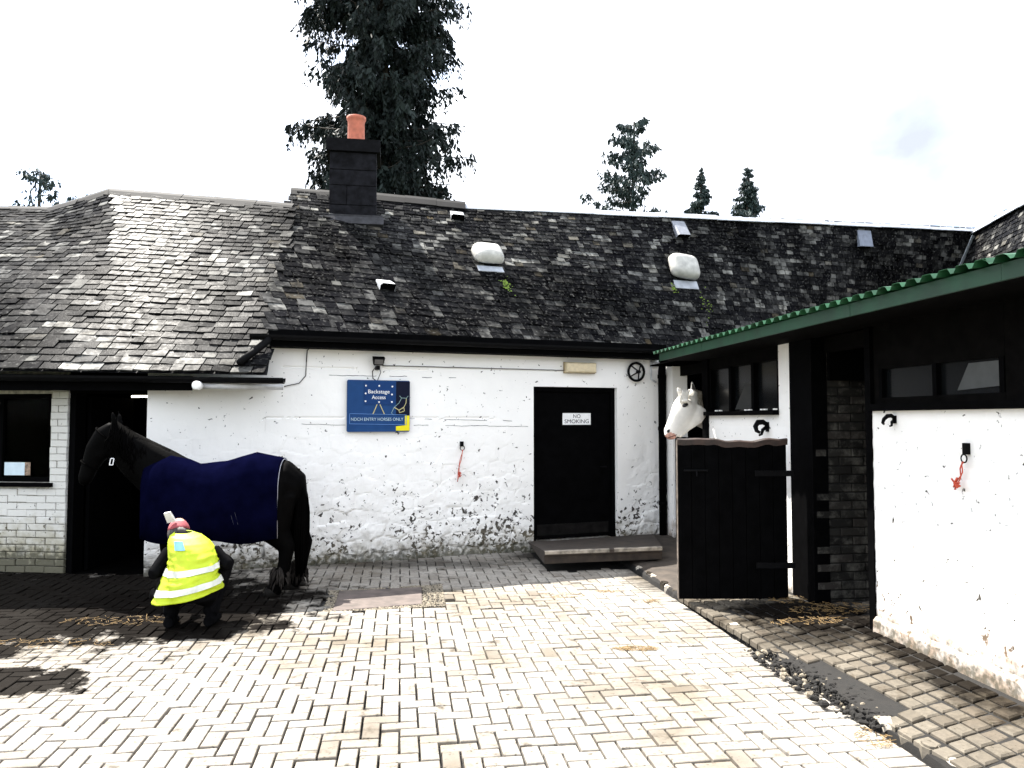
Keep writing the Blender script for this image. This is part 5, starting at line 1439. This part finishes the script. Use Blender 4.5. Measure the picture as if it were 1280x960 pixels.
# ================================================================== PERSON crouching at the horse's foreleg
PX = gz(240, 782); PX = Vector((PX.x, 6.12, 0))
PM = Matrix.Translation(PX) @ Matrix.Rotation(R(8), 4, 'Z') @ Matrix.Rotation(0, 4, 'Z')
cloth = plain('black_clothing', (.003, .003, .0035), .9, .4, 14, .3, spec=.03)
skin = plain('skin', (.45, .26, .18), .55, .15, 20, .1)
vest_mat = plain('hi_vis_yellow', (.40, .50, .004), .6, .10, 8, .25)
reflect = plain('reflective_tape', (.52, .53, .46), .4, .2, 14, .1)
pers = thing('person', 'person crouching in a yellow hi-vis vest and red cap beside the black horse', 'person', PX)
def cap(a, b, ra, rb, n=12): return loft([(Vector(a), ra, ra), (Vector(a).lerp(Vector(b), .5), (ra + rb) / 2, (ra + rb) / 2), (Vector(b), rb, rb)], n)
HD = Vector((-.165, .25, .715))
torso = [((.02, -.03, .22), .16, .20), ((.015, -.03, .34), .14, .18), ((.01, -.0, .46), .115, .165), ((-.0, .05, .56), .10, .155), ((-.035, .10, .64), .075, .13), ((-.10, .17, .69), .05, .06)]
class _: pass
def loftx(secs, n=16):
    cs = [Vector(c) for c, _, _ in secs]; vs = []; fs = []
    for i, (c, hd_, hw) in enumerate(secs):
        t = (cs[min(i+1, len(cs)-1)] - cs[max(i-1, 0)]).normalized(); lat = Vector((1, 0, 0)); lat = (lat - t * lat.dot(t)).normalized(); up_ = t.cross(lat)
        for k in range(n):
            a = k * 2 * math.pi / n; vs.append(cs[i] + lat * math.cos(a) * hw + up_ * math.sin(a) * hd_)
    m = len(secs)
    for i in range(m - 1):
        for k in range(n): j = (k+1) % n; fs.append((i*n+k, i*n+j, (i+1)*n+j, (i+1)*n+k))
    vs += [cs[0], cs[-1]]
    for k in range(n): j = (k+1) % n; fs.append((m*n, j, k)); fs.append((m*n+1, (m-1)*n+k, (m-1)*n+j))
    return vs, fs
sh = [loftx(torso)]
for s in (-1, 1):
    hip = (s * .10, -.06, .26); knee = (s * .19, .30, .47); ank = (s * .15, .02, .10)
    sh += [cap(hip, knee, .12, .08), cap(knee, ank, .085, .06), loftx([((s * .15, -.05, .05), .045, .042), ((s * .155, .06, .045), .045, .048), ((s * .165, .17, .035), .032, .045), ((s * .168, .22, .03), .02, .03)], 10)]
    sho = (-.02 + s * .165, .10, .58); elb = (-.275, -.03, .43) if s < 0 else (.275, .05, .47); wr = (-.12 + s * .07, .46, .42)
    sh += [cap(sho, elb, .062, .048), cap(elb, wr, .046, .032)]
me = fuse('body', [([PM @ Vector(p) for p in v], f) for v, f in sh], .010, 5); me.materials.append(cloth); obj('body', me, pers)
# head: skull, jaw, nose, ears (faces down and away, over the hoof)
HMx = PM @ Matrix.Translation(HD) @ Matrix.Rotation(R(18), 4, 'Z') @ Matrix.Rotation(R(-38), 4, 'X')
sh = [ball((0, 0, .02), (.076, .095, .10), 14), loftx([((0, .03, -.01), .075, .068), ((0, .05, -.06), .055, .05), ((0, .065, -.10), .032, .03)], 12), loftx([((0, -.03, -.04), .055, .055), ((0, -.06, -.14), .055, .055)], 12),
      loftx([((0, .095, .015), .012, .012), ((0, .112, -.022), .017, .016), ((0, .10, -.032), .012, .014)], 8)]
for s in (-1, 1): sh.append(ball((s * .078, -.005, -.005), (.010, .022, .032), 8))
sh.append(ball((0, .088, -.062), (.026, .012, .010), 8))
me = fuse('head', [([HMx @ Vector(p) for p in v], f) for v, f in sh], .006, 3); me.materials.append(skin); obj('head', me, pers)
for s in (-1, 1):
    m = MB(); v, f = ball((s * .032, .084, .012), (.013, .010, .010), 8); m.add([HMx @ Vector(p) for p in v], f); m.build('eye', sign_white, pers, True)
    for (fx, fl2) in ((-.03, .07), (-.010, .082), (.010, .08), (.028, .064)): pass
# hands
for s in (-1, 1):
    wr = Vector((-.12 + s * .07, .46, .42)); hsx = []
    hsx.append(loftx([(wr + Vector((0, -.02, 0)), .022, .03), (wr + Vector((0, .04, -.01)), .019, .042), (wr + Vector((0, .08, -.02)), .016, .04)], 10))
    for (fx, l_) in ((-.03, .058), (-.010, .070), (.011, .066), (.030, .052)):
        a = wr + Vector((fx, .08, -.02)); hsx.append(loftx([(a, .009, .009), (a + Vector((0, l_ * .5, -.02)), .0085, .0085), (a + Vector((0, l_ * .7, -.05)), .007, .007)], 8))
    a = wr + Vector((-s * .035, .02, 0)); hsx.append(loftx([(a, .012, .012), (a + Vector((-s * .025, .035, -.01)), .010, .010), (a + Vector((-s * .02, .06, -.03)), .008, .008)], 8))
    me = fuse('hand', [([PM @ Vector(p) for p in v], f) for v, f in hsx], .004, 2); me.materials.append(skin); obj('hand', me, pers)
# cap (red) with pale peak and pale tag
red = plain('red_cap', (.26, .045, .055), .8, .25, 16, .25); palec = plain('pale_peak', (.72, .70, .68), .7, .1, 20, .1)
CMx = HMx
m_ = MB(); vs = []; fs = []; nu, nv = 22, 9
for j in range(nv + 1):
    a = j / nv * math.pi / 2
    for i in range(nu):
        t = 2 * math.pi * i / nu; vs.append(CMx @ Vector((.086 * math.cos(t) * math.cos(a), .106 * math.sin(t) * math.cos(a) - .004, .012 + .034 * math.sin(t) * (1 - j / nv) + .105 * math.sin(a) + (.004 * math.sin(6 * t) * math.cos(a)))))
for j in range(nv):
    for i in range(nu): k = (i+1) % nu; fs.append((j*nu+i, j*nu+k, (j+1)*nu+k, (j+1)*nu+i))
m_.add(vs, fs); cp = m_.build('cap', red, pers, True); cp.modifiers.new('t', 'SOLIDIFY').thickness = .006
# hair bun/tail under the cap
m_ = MB()
for i in range(150):
    a = random.uniform(2.9, 6.5); p = Vector((.078 * math.cos(a), .096 * math.sin(a), .0)); m_.tube([CMx @ p, CMx @ (p + Vector((0, -.012, -.05))), CMx @ (p * .9 + Vector((0, -.01, -.10)))], [.010, .008, .003], 4)
m_.build('hair', plain('dark_hair', (.015, .01, .008), .6, .3, 30, 0), pers, True)
# band of the cap at back, and pale peak tilted up at left
pk = Pk = atY(209, 648, 6.30)
m_ = MB(); 
pv = [atY(204.5, 642, 6.22), atY(212, 640.5, 6.22), atY(219.5, 652, 6.27), atY(209, 654, 6.27)]
for off in (0, .008): pass
cn = (pv[1] - pv[0]).cross(pv[3] - pv[0]).normalized()
m_.add([p for p in pv] + [p + cn * .012 + Vector((0, .012, 0)) for p in pv], [(0,1,2,3), (7,6,5,4), (0,4,5,1), (1,5,6,2), (2,6,7,3), (3,7,4,0)]); m_.build('peak', palec, cp)
# vest: loft round the torso, wide at the hem, with tapes
VS = [  # centre, half depth, half width, tilt of hem (rise to the right)
    ((.0, -.045, .275), .225, .300, .20), ((.004, -.05, .34), .205, .272, .19), ((.012, -.045, .41), .180, .245, .16), ((.018, -.02, .48), .165, .226, .11), ((.012, .01, .55), .155, .215, .07), ((-.008, .035, .61), .145, .205, .03), ((-.035, .06, .665), .13, .185, .0), ((-.065, .09, .71), .10, .145, -.02), ((-.095, .12, .735), .06, .08, -.02)]
def vring(row, n=40, grow=0):
    c, hd_, hw, ti = row; hw = hw * .87; hd_ = hd_ * .95; out = []
    for k in range(n):
        a = 2 * math.pi * k / n; x = math.cos(a) * (hw + grow); y = math.sin(a) * (hd_ + grow)
        fold = .011 * math.sin(a * 5 + c[2] * 9 + 2 * pnoise(Vector((a, c[2] * 6, 2)))) * min(1, (.74 - c[2]) * 2.6) + (.026 * pnoise(Vector((math.cos(a) * 3 + c[2] * 9, math.sin(a) * 3 - c[2] * 7, 4))) + .014 * pnoise(Vector((a * 1.2 + c[2] * 26, c[2] * 30 - a, 6)))) * min(1, (.76 - c[2]) * 3)
        r_ = 1 + fold / max(hw, .1) + .015 * pnoise(Vector((math.cos(a) * 3, math.sin(a) * 3, c[2] * 5)))
        lean = .55 * max(0, (c[2] - .45)) * 0
        out.append(PM @ Vector((c[0] + x * r_, c[1] + y * r_, c[2] + ti * x * .95 + y * .12)))
    return out
def interp_rows(rows, per=3):
    o = []
    for i in range(len(rows) - 1):
        for q in range(per):
            f = q / per; a, b = rows[i], rows[i+1]; o.append((tuple(x + (y - x) * f for x, y in zip(a[0], b[0])), a[1] + (b[1]-a[1]) * f, a[2] + (b[2]-a[2]) * f, a[3] + (b[3]-a[3]) * f))
    o.append(rows[-1]); return o
VR = interp_rows(VS, 7); n = 40
m_ = MB(); vs = []; fs = []
for row in VR: vs += vring(row)
for i in range(len(VR) - 1):
    for k in range(n): j = (k+1) % n; fs.append((i*n+k, i*n+j, (i+1)*n+j, (i+1)*n+k))
m_.add(vs, fs); vest = m_.build('hi_vis_vest', vest_mat, pers, True); vest.modifiers.new('t', 'SOLIDIFY').thickness = .005
for zc in (.35, .475):
    def rowat(z):
        for i in range(len(VS) - 1):
            a, b = VS[i], VS[i+1]
            if a[0][2] <= z <= b[0][2]:
                f = (z - a[0][2]) / (b[0][2] - a[0][2]); return (tuple(x + (y - x) * f for x, y in zip(a[0], b[0])), a[1] + (b[1]-a[1]) * f, a[2] + (b[2]-a[2]) * f, a[3] + (b[3]-a[3]) * f)
    m_ = MB(); r0, r1 = vring(rowat(zc - .022), 40, .009), vring(rowat(zc + .022), 40, .009)
    m_.add(r0 + r1, [(k, (k+1) % n, n + (k+1) % n, n + k) for k in range(n)]); m_.build('reflective_strip', reflect, vest, True)
# pale blue panel under the collar
m_ = MB(); lab = []
r0, r1 = vring(rowat(.635), 40, .009), vring(rowat(.695), 40, .012)
ks = [27, 28, 29, 30]
m_.add([r0[k] for k in ks] + [r1[k] for k in ks], [(i, i+1, 4+i+1, 4+i) for i in range(3)]); m_.build('back_label', flat('label_blue', (.11, .26, .36)), vest)

# ================================================================== TREES
def droop_tree(name, label, base, h0, h1, rad, nb, nl, mat, droop=.5, ls=.3, group=None, trunks=1, gap=0.0, seed=1, trunk_r=.25, hang=1.0):
    rs_ = random.Random(seed); t = thing(name, label, 'tree', base, group)
    m = MB(); tr = []
    for k in range(trunks):
        ox, oy = (rs_.uniform(-.5, .5) * 1.6, rs_.uniform(-.3, .3)) if k else (0, 0)
        pts = [Vector(base) + Vector((ox * min(1, i / 3) + .1 * math.sin(i + k), oy, h1 * i / 8)) for i in range(9)]
        m.tube(pts, [trunk_r * (1 - .1 * i) + .01 for i in range(9)], 8); tr.append(pts)
    m.build('trunk', bark, t, True)
    lm = MB(); fm_ = MB()
    for b in range(nb):
        f = (b + rs_.random()) / nb; z = h0 + (h1 - h0) * f
        if rs_.random() < gap: continue
        rr = rad(f) if callable(rad) else rad
        pts0 = tr[rs_.randrange(trunks)]; i8 = min(7.99, max(0, z / h1 * 8)); o = pts0[int(i8)].lerp(pts0[int(i8) + 1], i8 - int(i8))
        a = rs_.random() * 6.283; L_ = rr * rs_.uniform(.55, 1.08); d = Vector((math.cos(a), math.sin(a), 0))
        bp = []
        for k in range(6):
            v = k / 5; bp.append(o + d * (L_ * v) + Vector((0, 0, L_ * (.18 * v - droop * v * v + .22 * v ** 4))))
        lm.tube(bp, [.035 * (1 - v / 6) * (trunk_r / .25) + .004 for v in range(6)], 4, cap=False)
        for q in range(nl):
            v = rs_.uniform(.10, 1.0) ** .75; i5 = min(4.99, v * 5)
            p = bp[int(i5)].lerp(bp[int(i5)+1], i5 - int(i5)) + Vector((rs_.gauss(0, .10), rs_.gauss(0, .10), rs_.gauss(0, .04))) * (min(ls, ls * (.2 + rr / 1.6)) / .3)
            ls_ = ls * min(1, .35 + rr / 1.3); c = rs_.random(); hang_ = hang * ls_ * rs_.uniform(.25, 1.3) * (1 - .35 * v); stp = ls_ * .32; nst = max(2, int(hang_ / stp))
            dr = (d * rs_.uniform(.0, .55) + Vector((rs_.uniform(-.35, .35), rs_.uniform(-.35, .35), -1))).normalized()
            for k in range(nst):
                l = ls_ * rs_.uniform(.35, .75) * (1.15 - .6 * k / nst)
                for kk in range(2):
                    o2 = (dr + Vector((rs_.uniform(-1, 1), rs_.uniform(-1, 1), rs_.uniform(-.6, .4))) * .75).normalized()
                    s2 = o2.cross(Vector((rs_.uniform(-1, 1), rs_.uniform(-1, 1), rs_.uniform(-.4, .4)))).normalized(); w = l * rs_.uniform(.12, .24)
                    fm_.add([p, p + o2 * l * .5 + s2 * w, p + o2 * l, p + o2 * l * .5 - s2 * w], [(0, 1, 2, 3)], c * .7 + rs_.random() * .3)
                p = p + dr * stp; dr = (dr + Vector((rs_.gauss(0, .12), rs_.gauss(0, .12), -.25))).normalized()
    lm.build('limbs', bark, t, True); fm_.build('crown', mat, t)
    return t
big_y = 22
bx = (480 - 640) / FPX * big_y
def rbig(f): return 2.4 - 1.0 * max(0, f - .45) - (.5 if f < .05 else 0) + .3 * math.sin(f * 23)
droop_tree('conifer_tree', 'tall dark drooping conifer directly behind the chimney', (bx, big_y, 0), 5.0, 19.5, rbig, 340, 34, needle, droop=.42, ls=.37, trunks=3, seed=3, trunk_r=.24, hang=2.8)
fy = 42
def far(px, py, wpx, name, label, y, seed, nb, nl, ls, droop, shape, gap=0, base_py=262, hang=.5):
    x = (px - 640) / FPX * y; h = CAMH + (524 - py) * y / FPX; w = wpx * y / FPX / 2
    hb = CAMH + (524 - base_py - 25) * y / FPX
    return droop_tree(name, label, (x, y, 0), hb * .75, h, lambda f: w * shape(f), nb, nl, needle_far, droop, ls, None, 1, gap, seed, .22, hang)
far(793, 146, 104, 'pine_tree', 'open pine with gappy crown standing behind the middle of the roof', 42, 11, 60, 40, .50, -.05, lambda f: max(.2, (1.75 - 1.5 * f ** 1.3)), .1)
far(878, 205, 50, 'spruce_tree', 'narrow dark spruce spire left of its twin beyond the roof', 50, 12, 120, 30, .45, .45, lambda f: max(.05, 1.9 * (1 - f) ** .95))
far(937, 205, 52, 'spruce_tree', 'broader dark spruce with forked tip at right beyond the roof', 48, 13, 120, 32, .45, .45, lambda f: max(.15, 1.75 * (1 - f) ** .8))
far(40, 210, 150, 'pine_tree', 'sparse thin pine crown peeping over the roof at far left', 38, 17, 34, 18, .45, -.05, lambda f: max(.16, 2.0 - 1.8 * f), .12)

print('objects', len(bpy.data.objects), 'tris', sum(len(o.data.polygons) for o in bpy.data.objects if o.type == 'MESH'))
